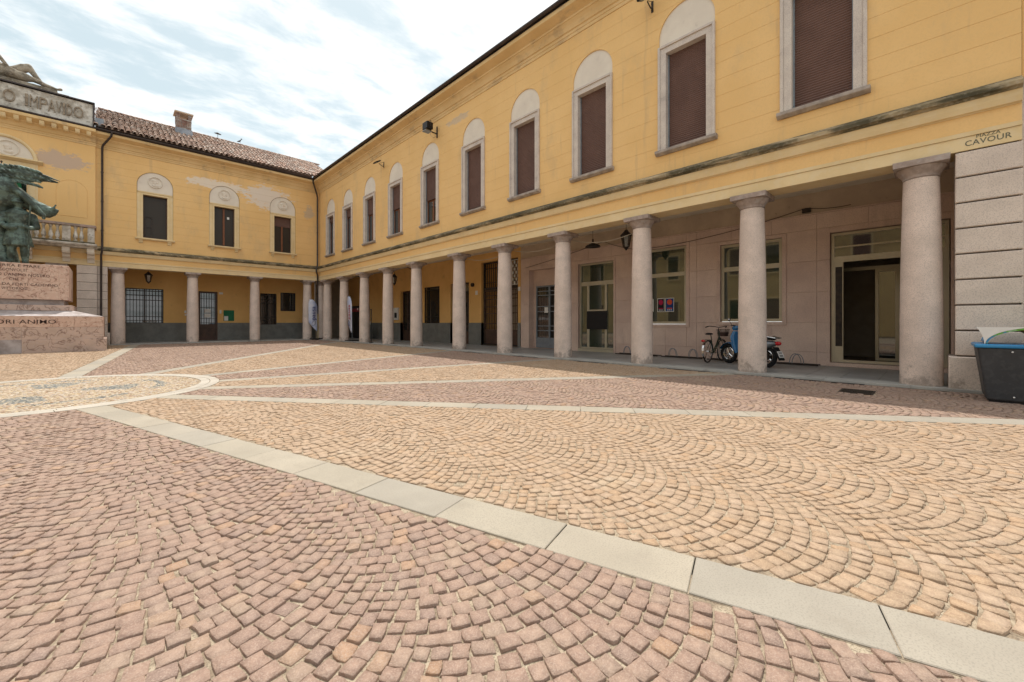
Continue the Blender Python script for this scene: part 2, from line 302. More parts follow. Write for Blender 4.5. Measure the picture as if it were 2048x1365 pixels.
def dup(o,loc=None,parent=None):
    c=o.copy(); COL.objects.link(c); c.parent=parent
    if loc is not None: c.location=loc; ORG[c.name]=Vector(loc)
    else: ORG[c.name]=ORG[parent.name] if parent else ORG[o.name]
    for ch in list(o.children): dup(ch,None,c)
    return c
def text(s,size,F,u,n,z,m,parent=None,name='lettering',ext=.004,du=1,align='LEFT',bold=0,rot=0,sx=1,fit=None):
    cu=bpy.data.curves.new('t','FONT'); cu.body=s; cu.size=size; cu.extrude=ext; cu.align_x=align; cu.offset=bold; cu.resolution_u=3; cu.space_character=1.05
    o=bpy.data.objects.new('t',cu); COL.objects.link(o)
    dg=bpy.context.evaluated_depsgraph_get(); me=bpy.data.meshes.new_from_object(o.evaluated_get(dg))
    bpy.data.objects.remove(o); bpy.data.curves.remove(cu)
    org=ORG[parent.name] if parent is not None else Vector((0,0,0))
    cr,sr=math.cos(rot),math.sin(rot)
    if fit:
        xs=[v.co.x for v in me.vertices]; ys=[v.co.y for v in me.vertices]; x0,x1,y0,y1=min(xs),max(xs),min(ys),max(ys)
        for v in me.vertices: v.co.x=(v.co.x-x0)/(x1-x0)*fit[0]-(fit[0]/2 if align=='CENTER' else 0); v.co.y=(v.co.y-y0)/(y1-y0)*fit[1]
    for v in me.vertices:
        x,y,d=v.co; x*=sx; x,y=x*cr-y*sr,x*sr+y*cr
        v.co=F.p(u+x*du,n+d,z+y)-org
    me.name=name; me.materials.clear(); me.materials.append(m)
    for p in me.polygons: p.material_index=0
    return link(name,me,parent)
def remeshed(mb,name,m,parent,voxel=.03,disp=0,dscale=6,smooth_it=2):
    o=mb.build(name,m,parent)
    md=o.modifiers.new('r','REMESH'); md.mode='VOXEL'; md.voxel_size=voxel; md.use_smooth_shade=True
    if smooth_it:
        sm=o.modifiers.new('s','SMOOTH'); sm.iterations=smooth_it; sm.factor=.5
    dg=bpy.context.evaluated_depsgraph_get(); me=bpy.data.meshes.new_from_object(o.evaluated_get(dg)); o.modifiers.clear()
    if disp:
        me.update()
        nr=[v.normal.copy() for v in me.vertices]
        for v,nn in zip(me.vertices,nr):
            v.co+=nn*disp*(mnoise.noise(v.co*dscale)+.5*mnoise.noise(v.co*dscale*2.3))
    me.materials.clear(); me.materials.append(m)
    for p in me.polygons: p.use_smooth=True
    old=o.data; o.data=me; bpy.data.meshes.remove(old); return o

# ------------------------------------------------------------ ground: paving of the square
mb=MB(); mb.quad((-150,-150,-.06),(150,-150,-.06),(150,150,-.06),(-150,150,-.06))
tag(mb.build('ground',m_asph),kind='structure')
CC=np.array([-.95,11.25]); RIMR=2.66
TG=[(.78,29.5),(11.2,28.2),(11.2,15.3),(11.2,9.1),(11.2,3.3),(8.24,-.78),(2.2,.43)]
ANG=[math.degrees(math.atan2(y-CC[1],x-CC[0])) for x,y in TG]+[-120.0,180.0,130.0]
SW=[.19]+[.165]*9     # half widths of the radial slab bands
def is_red(x,y):
    a=np.degrees(np.arctan2(y-CC[1],x-CC[0]))
    return ((a>ANG[1])&(a<ANG[0]))|((a>ANG[3])&(a<ANG[2]))|((a>ANG[5])&(a<ANG[4]))|((a>-120)&(a<ANG[6]))|((a>130)&(a<180))
def wedges(mb,spans,z):
    for a0,a1 in spans:
        for k in range(4):
            t0,t1=R_(a0+(a1-a0)*k/4),R_(a0+(a1-a0)*(k+1)/4)
            def hit(t):
                d=(math.cos(t),math.sin(t)); r=1e9
                if d[0]>1e-6: r=min(r,(10.9-CC[0])/d[0])
                if d[0]<-1e-6: r=min(r,(-11.9-CC[0])/d[0])
                if d[1]>1e-6: r=min(r,(31.9-CC[1])/d[1])
                if d[1]<-1e-6: r=min(r,(-5.9-CC[1])/d[1])
                return (CC[0]+d[0]*r,CC[1]+d[1]*r,z)
            mb.add([(CC[0],CC[1],z),hit(t0),hit(t1)],[(0,1,2)])
yellow_bed=MB(); yellow_bed.quad((-12,-6,-.019),(12.6,-6,-.019),(12.6,32.0,-.019),(-12,32.0,-.019))
wedges(yellow_bed,((ANG[2],ANG[1]),(ANG[4],ANG[3]),(ANG[6],ANG[5]),(ANG[0],130),(180,240)),-.0085)
YP=tag(yellow_bed.build('yellow_paving',m_sand),kind='structure')
rb=MB(); wedges(rb,((ANG[1],ANG[0]),(ANG[3],ANG[2]),(ANG[5],ANG[4]),(-120,ANG[6]),(130,180)),-.0105)
RP=tag(rb.build('red_paving',m_sand),kind='structure')
# cobbles laid in segmental arcs, crowns towards -Y
def cobbles():
    p=.091; W=1.30; Ra=W/math.sqrt(2); x0=.84; pc=p*math.cos(math.pi/4)
    de=(pc/2+.002)/Ra; n=16
    items=[]   # cx,cy,ang,s,t
    i0,i1=int((-10-x0)//W),int((13-x0)//W)+1
    ks=np.arange(int(-7/p),int(34/p))
    for i in range(i0,i1+1):
        cx=x0+(i+.5)*W; ph=RNG.uniform(0,p)*0
        for k in ks:
            yk=k*p+Ra
            if not (-6<yk-Ra<32.6): continue
            w=RNG.uniform(.8,1.2,n); w/=w.sum(); tot=math.pi/2-2*de; e=np.concatenate([[0],np.cumsum(w)])*tot-tot/2
            for j in range(n):
                th=(e[j]+e[j+1])/2; s=(e[j+1]-e[j])*Ra
                items.append((cx+Ra*math.sin(th),yk-Ra*math.cos(th),th,s,p*math.cos(th)))
            items.append((x0+i*W,yk-Ra*math.cos(math.pi/4),math.pi/4,pc,pc))
    A=np.array(items)
    az=R_(44.2); Z=A[:,0]*math.sin(az)+A[:,1]*math.cos(az); Lt=A[:,0]*math.cos(az)-A[:,1]*math.sin(az)
    keep=(Z>.15)&(np.abs(Lt)<1.55*Z+1.5)
    keep&=((A[:,0]<10.90)|((A[:,1]<-1.25)&(A[:,0]<12.5)))&(A[:,1]<31.85)&(A[:,0]>-11.8)
    r=np.hypot(A[:,0]-CC[0],A[:,1]-CC[1]); keep&=r>RIMR+.02
    for a,h in zip(ANG,SW):
        d=np.array([math.cos(R_(a)),math.sin(R_(a))]); q=A[:,:2]-CC; al=q@d; pe=q[:,0]*-d[1]+q[:,1]*d[0]
        keep&=~((al>0)&(np.abs(pe)<h+.012))
    keep&=~((A[:,0]<-.1)&(A[:,1]>26.1)&(A[:,0]>-8))      # under the monument
    keep&=~((np.abs(A[:,0]-9.72)<.30)&(np.abs(A[:,1]-1.0)<.26))   # storm drain
    A=A[keep]; Z=Z[keep]; n=len(A)
    # corners (8 point outline)
    g=.0042; hs=np.maximum(A[:,3]/2-g,.012); ht=np.maximum(A[:,4]/2-g,.012)
    base=np.array([[-1,-1],[0,-1.0],[1,-1],[1.01,0],[1,1],[0,1.01],[-1,1],[-1.0,0]])
    P=base[None]*np.stack([hs,ht],1)[:,None,:]
    P=P*RNG.uniform(.93,1.05,(n,1,2))+RNG.normal(0,.0028,P.shape)
    P=P-np.sign(base)[None]*(np.abs(base).min(1)>.9)[None,:,None]*RNG.uniform(0,.0022,(n,8,1))
    jr=A[:,2]+RNG.normal(0,.05,n); A[:,0]+=RNG.normal(0,.0022,n); A[:,1]+=RNG.normal(0,.0022,n)
    ca,sa=np.cos(jr),np.sin(jr)
    X=P[:,:,0]*ca[:,None]-P[:,:,1]*sa[:,None]+A[:,0:1]; Y=P[:,:,0]*sa[:,None]+P[:,:,1]*ca[:,None]+A[:,1:2]
    # cut at slab bands and rim
    for a,h in zip(ANG,SW):
        d=np.array([math.cos(R_(a)),math.sin(R_(a))]); qx,qy=X-CC[0],Y-CC[1]; al=qx*d[0]+qy*d[1]; pe=-qx*d[1]+qy*d[0]
        lim=h+.008; side=np.sign(pe.mean(1))[:,None]; bad=(al>0)&(pe*side<lim); dl=np.where(bad,lim-pe*side,0)*side
        X+=-d[1]*dl; Y+=d[0]*dl
    rr=np.hypot(X-CC[0],Y-CC[1]); k=np.where(rr<RIMR+.008,(RIMR+.008)/rr,1); X=CC[0]+(X-CC[0])*k; Y=CC[1]+(Y-CC[1])*k
    X=np.where((X>10.9)&(Y>-1.2),10.9,X)
    mx_,my_=X.mean(1)[:,None],Y.mean(1)[:,None]
    z0=RNG.normal(0,.0024,(n,1)); z0+=np.where(RNG.random((n,1))<.03,-.005,0)+np.where(RNG.random((n,1))<.02,.005,0)
    tx,ty=RNG.normal(0,.028,(n,1)),RNG.normal(0,.028,(n,1))
    def ring(f,dz): 
        x=mx_+(X-mx_)*f; y=my_+(Y-my_)*f
        return np.stack([x,y,z0+dz+(x-mx_)*tx+(y-my_)*ty],2)
    T=ring(.968,.001); T[:,:,2]+=RNG.normal(0,.0012,(n,8)); M=ring(1.0,-.0022); Bt=ring(1.02,0); Bt[:,:,2]=-.03
    near=Z<6.5
    return A,X,Y,Z,T,M,Bt,near
A,X,Y,Zc,T,M_,Bt,near=cobbles()
redm=is_red(A[:,0],A[:,1])
def cob_arrays(idx,lod8):
    if lod8:
        V=np.concatenate([T[idx],M_[idx],Bt[idx]],1); nb=24; c=8
        top=np.array([[0,1,2,3],[0,3,4,7],[4,5,6,7]])
    else:
        s=[0,2,4,6]; V=np.concatenate([T[idx][:,s],M_[idx][:,s],Bt[idx][:,s]],1); nb=12; c=4; top=np.array([[0,1,2,3]])
    fs=[top]
    for r in (0,1):
        fs.append(np.array([[r*c+(k+1)%c,r*c+k,(r+1)*c+k,(r+1)*c+(k+1)%c] for k in range(c)]))
    fs=np.concatenate(fs); F=(fs[None]+np.arange(len(idx))[:,None,None]*nb).reshape(-1,4)
    return V.reshape(-1,3),F
# apparent size decides which 300 of each colour are single pieces
area=A[:,3]*A[:,4]; vis=area*1.25/np.maximum(Zc,.3)**3
lat=A[:,0]*math.cos(R_(44.2))-A[:,1]*math.sin(R_(44.2)); inframe=(np.abs(lat)<1.27*Zc)&(Zc>1.42)
for red,par,m in ((True,RP,m_red_c),(False,YP,m_yel_c)):
    idx=np.where(redm==red)[0]; sc=np.where(inframe[idx],vis[idx],0); order=idx[np.argsort(-sc)]
    single=order[:300]; rest=order[300:]
    for i in single:
        V,F=cob_arrays(np.array([i]),True); c=V.mean(0); o=big_mesh('cobble',V,F,m,None,(c[0],c[1],0)); o.parent=par; o.location=(c[0],c[1],0)
    a=rest[near[rest]]; b=rest[~near[rest]]
    V1,F1=cob_arrays(a,True); V2,F2=cob_arrays(b,False)
    o=big_mesh('cobbles',np.concatenate([V1,V2]),np.concatenate([F1,F2+len(V1)]),m,par); o['kind']='stuff'
# radial slab bands
for bi,(a,h) in enumerate(zip(ANG,SW)):
    t=R_(a); d=(math.cos(t),math.sin(t)); F=Fr((CC[0],CC[1],0),(d[0],d[1],0),(-d[1],d[0],0))
    r=RIMR+.004
    e=1e9
    if d[0]>1e-6: e=min(e,(10.9-CC[0])/d[0])
    if d[0]<-1e-6: e=min(e,(-11.5-CC[0])/d[0])
    if d[1]>1e-6: e=min(e,(31.85-CC[1])/d[1])
    if d[1]<-1e-6: e=min(e,(-6-CC[1])/d[1])
    bed=MB(); bed.box(F,r,e,-h-.004,h+.004,-.05,-.0085); st=tag(bed.build('slab_band',m_sand),kind='structure')
    L0=.42 if bi==6 else RNG.uniform(0,.7)
    rs=[r]; q=r+.25+L0
    while q<e-.2: rs.append(q); q+=.755+RNG.uniform(-.03,.03)
    rs.append(e)
    for r0,r1 in zip(rs,rs[1:]):
        s=MB(); z=RNG.uniform(-.0015,.0015); g=.003; bb=.004
        P=[(r0+g,-h),(r1-g,-h),(r1-g,h),(r0+g,h)]; Q=[(r0+g+bb,-h+bb),(r1-g-bb,-h+bb),(r1-g-bb,h-bb),(r0+g+bb,h-bb)]
        V=[F.p(u,n,-.04) for u,n in P]+[F.p(u,n,z-.003) for u,n in P]+[F.p(u,n,z+.001) for u,n in Q]
        s.add(V,[(0,1,5,4),(1,2,6,5),(2,3,7,6),(3,0,4,7),(4,5,9,8),(5,6,10,9),(6,7,11,10),(7,4,8,11),(8,9,10,11)])
        s.build('slab',m_slab,st)
# round pebble medallion with double stone rim
mb=MB(); seg=64; V=[(CC[0],CC[1],-.02)]+[(CC[0]+RIMR*math.cos(2*math.pi*k/seg),CC[1]+RIMR*math.sin(2*math.pi*k/seg),-.02) for k in range(seg)]
mb.add(V,[(0,1+k,1+(k+1)%seg) for k in range(seg)]); MD=tag(mb.build('pebble_medallion',m_sand),kind='structure')
for r0,r1,ns,off in ((RIMR-.155,RIMR,22,0),(RIMR-.32,RIMR-.165,20,.5)):
    for k in range(ns):
        a0=2*math.pi*(k+off)/ns+.0016; a1=2*math.pi*(k+1+off)/ns-.0016; s=MB(); V=[];sub=5; zt=.004+random.uniform(-.001,.001)
        for i in range(sub+1):
            a=a0+(a1-a0)*i/sub
            for rr,z in ((r0,-.04),(r0,zt-.003),(r0+.005,zt),(r1-.005,zt),(r1,zt-.003),(r1,-.04)): V.append((CC[0]+rr*math.cos(a),CC[1]+rr*math.sin(a),z))
        fs=[(i*6+j,i*6+j+1,(i+1)*6+j+1,(i+1)*6+j) for i in range(sub) for j in range(5)]+[tuple(range(5,-1,-1)),tuple(sub*6+j for j in range(6))]
        s.add(V,fs); s.build('rim_stone',m_rim,MD)
def pebbles():
    rin=RIMR-.33; g=.062; pts=[]
    for i in range(-45,46):
        for j in range(-45,46):
            x=(i+(j%2)*.5)*g+random.uniform(-.008,.008); y=j*g*.87+random.uniform(-.008,.008)
            if math.hypot(x,y)<rin-.03: pts.append((x,y))
    out={0:[],1:[]}
    for x,y in pts:
        r=math.hypot(x,y); a=math.atan2(y,x)
        d=0
        if .55<r<1.35 and math.cos(a*4+.6)>.35-.3*(r-.9): d=1
        if 1.62<r<1.78 : d=1 if mnoise.noise((x*1.3,y*1.3,3))>-.1 else 0
        out[d].append((x,y))
    for d,m,nm in ((0,m_peb,'pebbles'),(1,m_pebd,'dark_pebbles')):
        V=[];F=[]
        for x,y in out[d]:
            b=len(V); a=random.uniform(0,3.14); ra,rb_=random.uniform(.026,.036),random.uniform(.019,.028); h=random.uniform(-.001,.008)
            for rr,z in ((1,-.018),(.92,h-.008),(.55,h)):
                for k in range(6):
                    t=2*math.pi*k/6; u,v=ra*rr*math.cos(t),rb_*rr*math.sin(t); V.append((CC[0]+x+u*math.cos(a)-v*math.sin(a),CC[1]+y+u*math.sin(a)+v*math.cos(a),z))
            for q in (0,1):
                for k in range(6): F.append((b+q*6+k,b+q*6+(k+1)%6,b+(q+1)*6+(k+1)%6,b+(q+1)*6+k))
            F.append((b+12,b+13,b+14,b+15)); F.append((b+12,b+15,b+16,b+17))
        o=big_mesh(nm,np.array(V),np.array(F),m,MD); o['kind']='stuff'
pebbles()
# arcade floor
fb=MB(); fb.box(FX,10.97,14.4,-1.02,35.0,-.05,.03); fb.box(FX,-1.4,10.965,32.02,35.0,-.05,.03)
AF=tag(fb.build('arcade_floor',m_floor),kind='structure')
def fslab(x0,x1,y0,y1,z,nm,m):
    s=MB(); g=.003; b=.004
    V=[(x0+g,y0+g,.0),(x1-g,y0+g,.0),(x1-g,y1-g,.0),(x0+g,y1-g,.0),(x0+g,y0+g,z-.003),(x1-g,y0+g,z-.003),(x1-g,y1-g,z-.003),(x0+g,y1-g,z-.003),(x0+g+b,y0+g+b,z),(x1-g-b,y0+g+b,z),(x1-g-b,y1-g-b,z),(x0+g+b,y1-g-b,z)]
    s.add(V,[(0,1,5,4),(1,2,6,5),(2,3,7,6),(3,0,4,7),(4,5,9,8),(5,6,10,9),(6,7,11,10),(7,4,8,11),(8,9,10,11)]); s.build(nm,m,AF)
y=-1.02; r=0
while y<34.9:
    y1=min(y+.62,35.0); xs=[11.42,12.2,13.1,14.0,14.4] if r%2 else [11.42,11.75,12.65,13.55,14.4]
    for a,b in zip(xs,xs[1:]): fslab(a,b,y,y1,.045+random.uniform(-.001,.001),'floor_slab',m_floor)
    y=y1; r+=1
y=-1.02
while y<31.9:
    y1=min(y+1.35,32.0); fslab(10.93,11.42,y,y1,.05,'kerb_stone',m_kerb); y=y1
x=-1.4
while x<10.9:
    x1=min(x+1.35,10.93); fslab(x,x1,31.9,32.5,.05,'kerb_stone',m_kerb); x=x1
for r in range(4):
    x=-1.4+(r%2)*.0
    while x<11.3:
        x1=min(x+.9+(.3 if r%2 else 0),11.42); fslab(x,x1,32.5+r*.62,32.5+(r+1)*.62,.045,'floor_slab',m_floor); x=x1

# ------------------------------------------------------------ buildings: shared pieces
def grid_wall(mb,F,u0,u1,z0,z1,holes,n,m=None,back=None):
    us=sorted({u0,u1,*[min(max(x,u0),u1) for h in holes for x in h[:2]]}); zs=sorted({z0,z1,*[min(max(x,z0),z1) for h in holes for x in h[2:]]})
    for a,b in zip(us,us[1:]):
        for c,d in zip(zs,zs[1:]):
            um,zm=(a+b)/2,(c+d)/2
            if any(h[0]<um<h[1] and h[2]<zm<h[3] for h in holes): continue
            mb.quad(F.p(a,n,c),F.p(b,n,c),F.p(b,n,d),F.p(a,n,d),m)
def rect_sub(r,holes):
    out=[r]
    for h in holes:
        nx=[]
        for (a,b,c,d) in out:
            if h[0]>=b or h[1]<=a or h[2]>=d or h[3]<=c: nx.append((a,b,c,d)); continue
            if h[0]>a: nx.append((a,h[0],c,d))
            if h[1]<b: nx.append((h[1],b,c,d))
            x0,x1=max(a,h[0]),min(b,h[1])
            if h[2]>c: nx.append((x0,x1,c,h[2]))
            if h[3]<d: nx.append((x0,x1,h[3],d))
        out=nx
    return [r for r in out if r[1]-r[0]>.04 and r[3]-r[2]>.04]
def build_split(mb,name,m,parent):
    key={}; rid=[]
    for v in mb.v: rid.append(key.setdefault((round(v[0],4),round(v[1],4),round(v[2],4)),len(key)))
    par=list(range(len(key)))
    def fd(a):
        while par[a]!=a: par[a]=par[par[a]]; a=par[a]
        return a
    for f in mb.f:
        for i in f[1:]: par[fd(rid[i])]=fd(rid[f[0]])
    grp={}
    for f in mb.f: grp.setdefault(fd(rid[f[0]]),[]).append(f)
    for fs in grp.values():
        q=MB(); mp={}
        for f in fs:
            g=[]
            for i in f:
                k=rid[i]
                if k not in mp: mp[k]=len(q.v); q.v.append(mb.v[i])
                if not g or g[-1]!=mp[k]: g.append(mp[k])
            if len(set(g))>2: q.f.append(g); q.mi.append(0)
        if q.f: q.build(name,m,parent)
def courses(F,u0,u1,zs,wins,m,parent,lip=.012,gap=.003):
    """scored plaster courses with arched window recesses cut out. wins: (uc,hw,zbot,zspring,rise)"""
    def hwid(w,z):
        uc,hw,zb,zsp,rs=w
        if z<zb-1e-6 or z>zsp+rs+1e-6: return None
        if z<=zsp: return hw
        return hw*math.sqrt(max(0,1-((z-zsp)/rs)**2))
    for z0,z1 in zip(zs,zs[1:]):
        a0,a1=z0+gap,z1-gap
        lv={a0,a1}
        for w in wins:
            for q in (w[2],w[3],w[3]+w[4]):
                if a0<q<a1: lv.add(q)
            for k in range(1,20):
                q=w[3]+w[4]*math.sin(math.pi/2*k/20)
                if a0<q<a1: lv.add(q)
        lv=sorted(lv); mb=MB()
        for za,zb in zip(lv,lv[1:]):
            zm=(za+zb)/2; act=[w for w in wins if w[2]<zm<w[3]+w[4]]
            bl=[(u0,u0)]
            for w in act:
                ha,hb=hwid(w,za) or 0,hwid(w,zb) or 0
                bl.append((w[0]-ha,w[0]-hb)); bl.append((w[0]+ha,w[0]+hb))
            bl.append((u1,u1))
            for i in range(0,len(bl),2):
                (la,lb),(ra,rb_)=bl[i],bl[i+1]
                mb.quad(F.p(la,0,za),F.p(ra,0,za),F.p(rb_,0,zb),F.p(lb,0,zb))
                if za==a0: mb.quad(F.p(la,0,za),F.p(ra,0,za),F.p(ra,-lip,za-gap),F.p(la,-lip,za-gap))
                if zb==a1: mb.quad(F.p(lb,0,zb),F.p(rb_,0,zb),F.p(rb_,-lip,zb+gap),F.p(lb,-lip,zb+gap))
        build_split(mb,'plaster_course',m,parent)
def voussoirs(F,uc,hw,zsp,rise,m,parent):
    mb=MB()
    for k in range(1,12):
        a=math.pi*k/12; 
        c,s=math.cos(a),math.sin(a)
        for r0,r1 in ((1.02,1.62),):
            p0=(uc+hw*r0*c,zsp+rise*r0*s); p1=(uc+hw*r1*c,zsp+rise*r1*s)
            if p1[1]>10.75: continue
            dx,dz=-s*.003,c*.003
            mb.hexa([F.p(p0[0]-dx,-.001,p0[1]-dz),F.p(p0[0]+dx,-.001,p0[1]+dz),F.p(p0[0]+dx,.0015,p0[1]+dz),F.p(p0[0]-dx,.0015,p0[1]-dz),F.p(p1[0]-dx,-.001,p1[1]-dz),F.p(p1[0]+dx,-.001,p1[1]+dz),F.p(p1[0]+dx,.0015,p1[1]+dz),F.p(p1[0]-dx,.0015,p1[1]-dz)])
    return mb.build('voussoir_joint',mat('scored_joint_painted_shade',(.42,.26,.10)),parent)  # brown surface strips paint in the shade of scored joints, no groove cut
def tympanum(F,uc,hw,z0,zsp,rise,parent,m=m_tymp,edge=m_yellow,rec=-.035,name='tympanum'):
    n=28; arc=[(uc+hw*math.cos(math.pi*k/n),zsp+rise*math.sin(math.pi*k/n)) for k in range(n+1)]
    mb=MB(); pts=[(uc+hw,z0)]+arc+[(uc-hw,z0)]
    mb.add([F.p(u,rec,z) for u,z in pts],[tuple(range(len(pts)))],m)
    for a,b in zip(pts,pts[1:]): mb.quad(F.p(a[0],rec,a[1]),F.p(b[0],rec,b[1]),F.p(b[0],0,b[1]),F.p(a[0],0,a[1]),edge)
    return mb.build(name,None,parent)
def casement(F,uc,hw,z0,z1,n,parent,wood=m_wood,glass=m_glass,mull=True):
    mb=MB(); t=.055
    mb.box(F,uc-hw,uc-hw+t,n-.04,n,z0,z1); mb.box(F,uc+hw-t,uc+hw,n-.04,n,z0,z1); mb.box(F,uc-hw+t,uc+hw-t,n-.04,n-.002,z0,z0+t); mb.box(F,uc-hw+t,uc+hw-t,n-.04,n-.002,z1-t,z1)
    if mull: mb.box(F,uc-.05,uc+.05,n-.04,n+.006,z0+t,z1-t)
    o=mb.build('casement',wood,parent)
    g=MB(); g.box(F,uc-hw+t,uc+hw-t,n-.03,n-.02,z0+t,z1-t); g.build('glass',glass,parent)
def shutter(F,uc,hw,z0,z1,n,parent):
    mb=MB(); k=max(1,int((z1-z0)/.055)); p=(z1-z0)/k
    V=[];fs=[]
    for i in range(k):
        z=z0+i*p; b=len(V)
        for u in (uc-hw,uc+hw): V+=[F.p(u,n-.004,z),F.p(u,n-.012,z+.006),F.p(u,n+.006,z+p*.55),F.p(u,n-.004,z+p)]
        fs+=[(b,b+1,b+5,b+4),(b+1,b+2,b+6,b+5),(b+2,b+3,b+7,b+6)]
    mb.add(V,fs); mb.box(F,uc-hw,uc+hw,n-.01,n+.012,z0-.03,z0); return mb.build('roller_shutter',m_shut,parent)
def stone_window(F,uc,shut,parent):
    w=MB(); hw=.54; zb=6.07; zt=8.76
    for s in (-1,1):
        a,b=sorted((uc+s*hw,uc+s*.70)); w.bevbox(F,a,b,-.25,.035,zb,zt,.004)
        a,b=sorted((uc+s*.70,uc+s*.765)); w.bevbox(F,a,b,-.05,.065,zb,zt+.22,.006)
    w.bevbox(F,uc-.70,uc+.70,-.25,.034,zt,zt+.16,.004); w.bevbox(F,uc-.70,uc+.70,-.05,.068,zt+.16,zt+.225,.006)
    o=w.build('window',m_wfr,parent)
    s=MB(); s.profile(F,[(-.25,5.96),(.05,5.94),(.12,5.985),(.13,6.0),(.13,6.06),(.12,6.07),(-.25,6.075)],uc-.82,uc+.82); s.build('sill',m_sill,o)
    tympanum(F,uc,.755,zt+.2,9.22,.755,o)
    zs=zb+.03+(zt-zb)*(1-shut)
    shutter(F,uc,hw-.02,zs,zt,-.14,o)
    g=MB()
    for sd in (-1,1):
        a,b=sorted((uc+sd*(hw-.03),uc+sd*hw)); g.box(F,a,b,-.17,-.11,zb+.004,zt-.002)
    g.build('shutter_guide',m_galv,o)
    if shut<.98: casement(F,uc,hw-.03,zb+.005,zs-.03,-.20,o)
def facade_mouldings(F,u0,u1,parent,u0f=None):
    def P(nm,prof,m,a=0,b=0):
        mb=MB(); mb.profile(F,prof,u0-a,u1+b,m); return mb.build(nm,None,parent)
    P('architrave',[(-.55,4.36),(.05,4.36),(.05,4.60),(.03,4.605),(-.55,4.605)],m_cream)
    P('fillet',[(-.3,4.605),(.07,4.605),(.075,4.68),(.04,4.69),(-.3,4.69)],m_cream)
    P('frieze',[(-.3,4.69),(.035,4.69),(.035,4.985),(-.3,4.985)],m_yellow)
    P('cornice_band',[(-.3,4.985),(.05,4.985),(.055,5.0),(.10,5.01),(.13,5.10),(.15,5.20),(-.3,5.20)],m_cream)
    P('drip_moulding',[(-.3,5.20),(.17,5.20),(.19,5.23),(.235,5.245),(.245,5.31),(.23,5.33),(.15,5.37),(.11,5.40),(.03,5.45),(-.3,5.45)],m_drip)
def eaves(F,u0,u1,parent,m=m_cornice):
    mb=MB(); prof=[(-.3,10.84),(.02,10.84),(.03,10.86),(.03,10.94),(.05,10.95),(.06,11.03),(.10,11.05),(.12,11.10),(.16,11.18),(.24,11.27),(.27,11.28),(.28,11.34),(.30,11.35),(.55,11.47),(.56,11.50),(.56,11.62),(-.3,11.62)]
    mb.profile(F,prof,u0,u1,m); mb.build('eaves_cornice',None,parent)
def gutter(F,u0,u1,parent,n0=.56):
    mb=MB(); pr=[(n0+.075+.075*math.cos(math.pi+math.pi*k/8),11.72+.085*math.sin(math.pi+math.pi*k/8)) for k in range(9)]+[(n0+.135,11.735),(n0+.06,11.68),(n0+.01,11.735)]
    mb.profile(F,pr,u0,u1); mb.box(F,u0,u1,-.1,n0-.004,11.625,11.73); mb.box(F,u0,u1,n0-.003,n0+.003,11.60,11.76); return mb.build('gutter',m_gutter,parent)
def make_column(x,y,parent,wear=0):
    z0=.05; shaft=[(.312,0),(.312,.03),(.309,.2),(.307,1.2),(.300,1.9),(.288,2.7),(.272,3.4),(.258,3.98)]
    s=MB(); s.lathe((x,y,z0),[(r,z) for r,z in shaft],32); o=s.build('column',m_gran,parent,smooth=True,angle=50)
    c=MB(); c.lathe((x,y,z0),[(.258,3.98),(.252,3.985),(.252,3.995),(.268,4.0),(.27,4.04),(.28,4.06),(.31,4.10),(.345,4.15),(.365,4.185),(.362,4.20)],32)
    c.hexa([(x-.385,y-.385,z0+4.2),(x+.385,y-.385,z0+4.2),(x+.385,y+.385,z0+4.2),(x-.385,y+.385,z0+4.2),(x-.39,y-.39,z0+4.31),(x+.39,y-.39,z0+4.31),(x+.39,y+.39,z0+4.31),(x-.39,y+.39,z0+4.31)])
    c.build('capital',mat('worn_capital_granite',(.42,.34,.30),(.30,.24,.21),scale=7,rough=.85,bump=.6,bscale=60,bdist=.01,stain=((.45,.42,.40),4,.5,.5)),o,smooth=True,angle=40); return o

# ------------------------------------------------------------ long arcaded building on the right
BR=empty('arcaded_building',(12.5,15,0),'long yellow two-storey building with granite columns and stone framed shuttered windows on the right','building')
mb=MB(); mb.box(FX,11.45,18.0,-1.0,40,4.99,11.6); mb.build('upper_core',m_dark,BR)
mb=MB()
# end wall towards the street beside the camera
mb.quad((11.1,-1.0201,5.45),(18,-1.0201,5.45),(18,-1.0201,11.62),(11.1,-1.0201,11.62),m_yellow); mb.box(FX,11.12,18,-1.0,-.9,5.45,11.6,m_yellow)
mb.box(FX,11.80,18,-1.018,-.8,0,5.45,m_yellow); mb.box(FX,11.16,18,-3.2,-1.03,5.45,11.6,m_yellow); mb.box(FX,11.2,18,-3.2,-1.03,0,5.45,m_gran2); mb.build('end_wall',None,BR)
PRE_COLS=[.2,3.16,6.11,9.11,12.09,15.11,18.78,21.85,24.9,28.03,31.05]
for y in PRE_COLS: make_column(11.35,y,BR)
make_column(11.35,32.35,BR)
facade_mouldings(FR,-1.02,32.05,BR)
mb=MB(); mb.quad(FR.p(-1.02,0,5.45),FR.p(32.05,0,5.45),FR.p(32.05,0,5.765),FR.p(-1.02,0,5.765)); mb.build('plaster_course',m_yellow,BR)
WC=[1.74,4.70,7.72,10.74,13.79,17.13,20.51,23.66,26.83,29.78]; SH=[1,1,1,1,.95,.55,.47,.36,.2,.13]
zs=[5.765]+[5.765+.4225*k for k in range(1,13)]; zs[-1]=10.84
courses(FR,-1.02,32.05,zs,[(c,.755,5.94,9.22,.755) for c in WC],m_yellow,BR)
for c,s in zip(WC,SH): stone_window(FR,c,s,BR)
eaves(FR,-3.3,32.05,BR); gutter(FR,-3.3,31.5,BR)
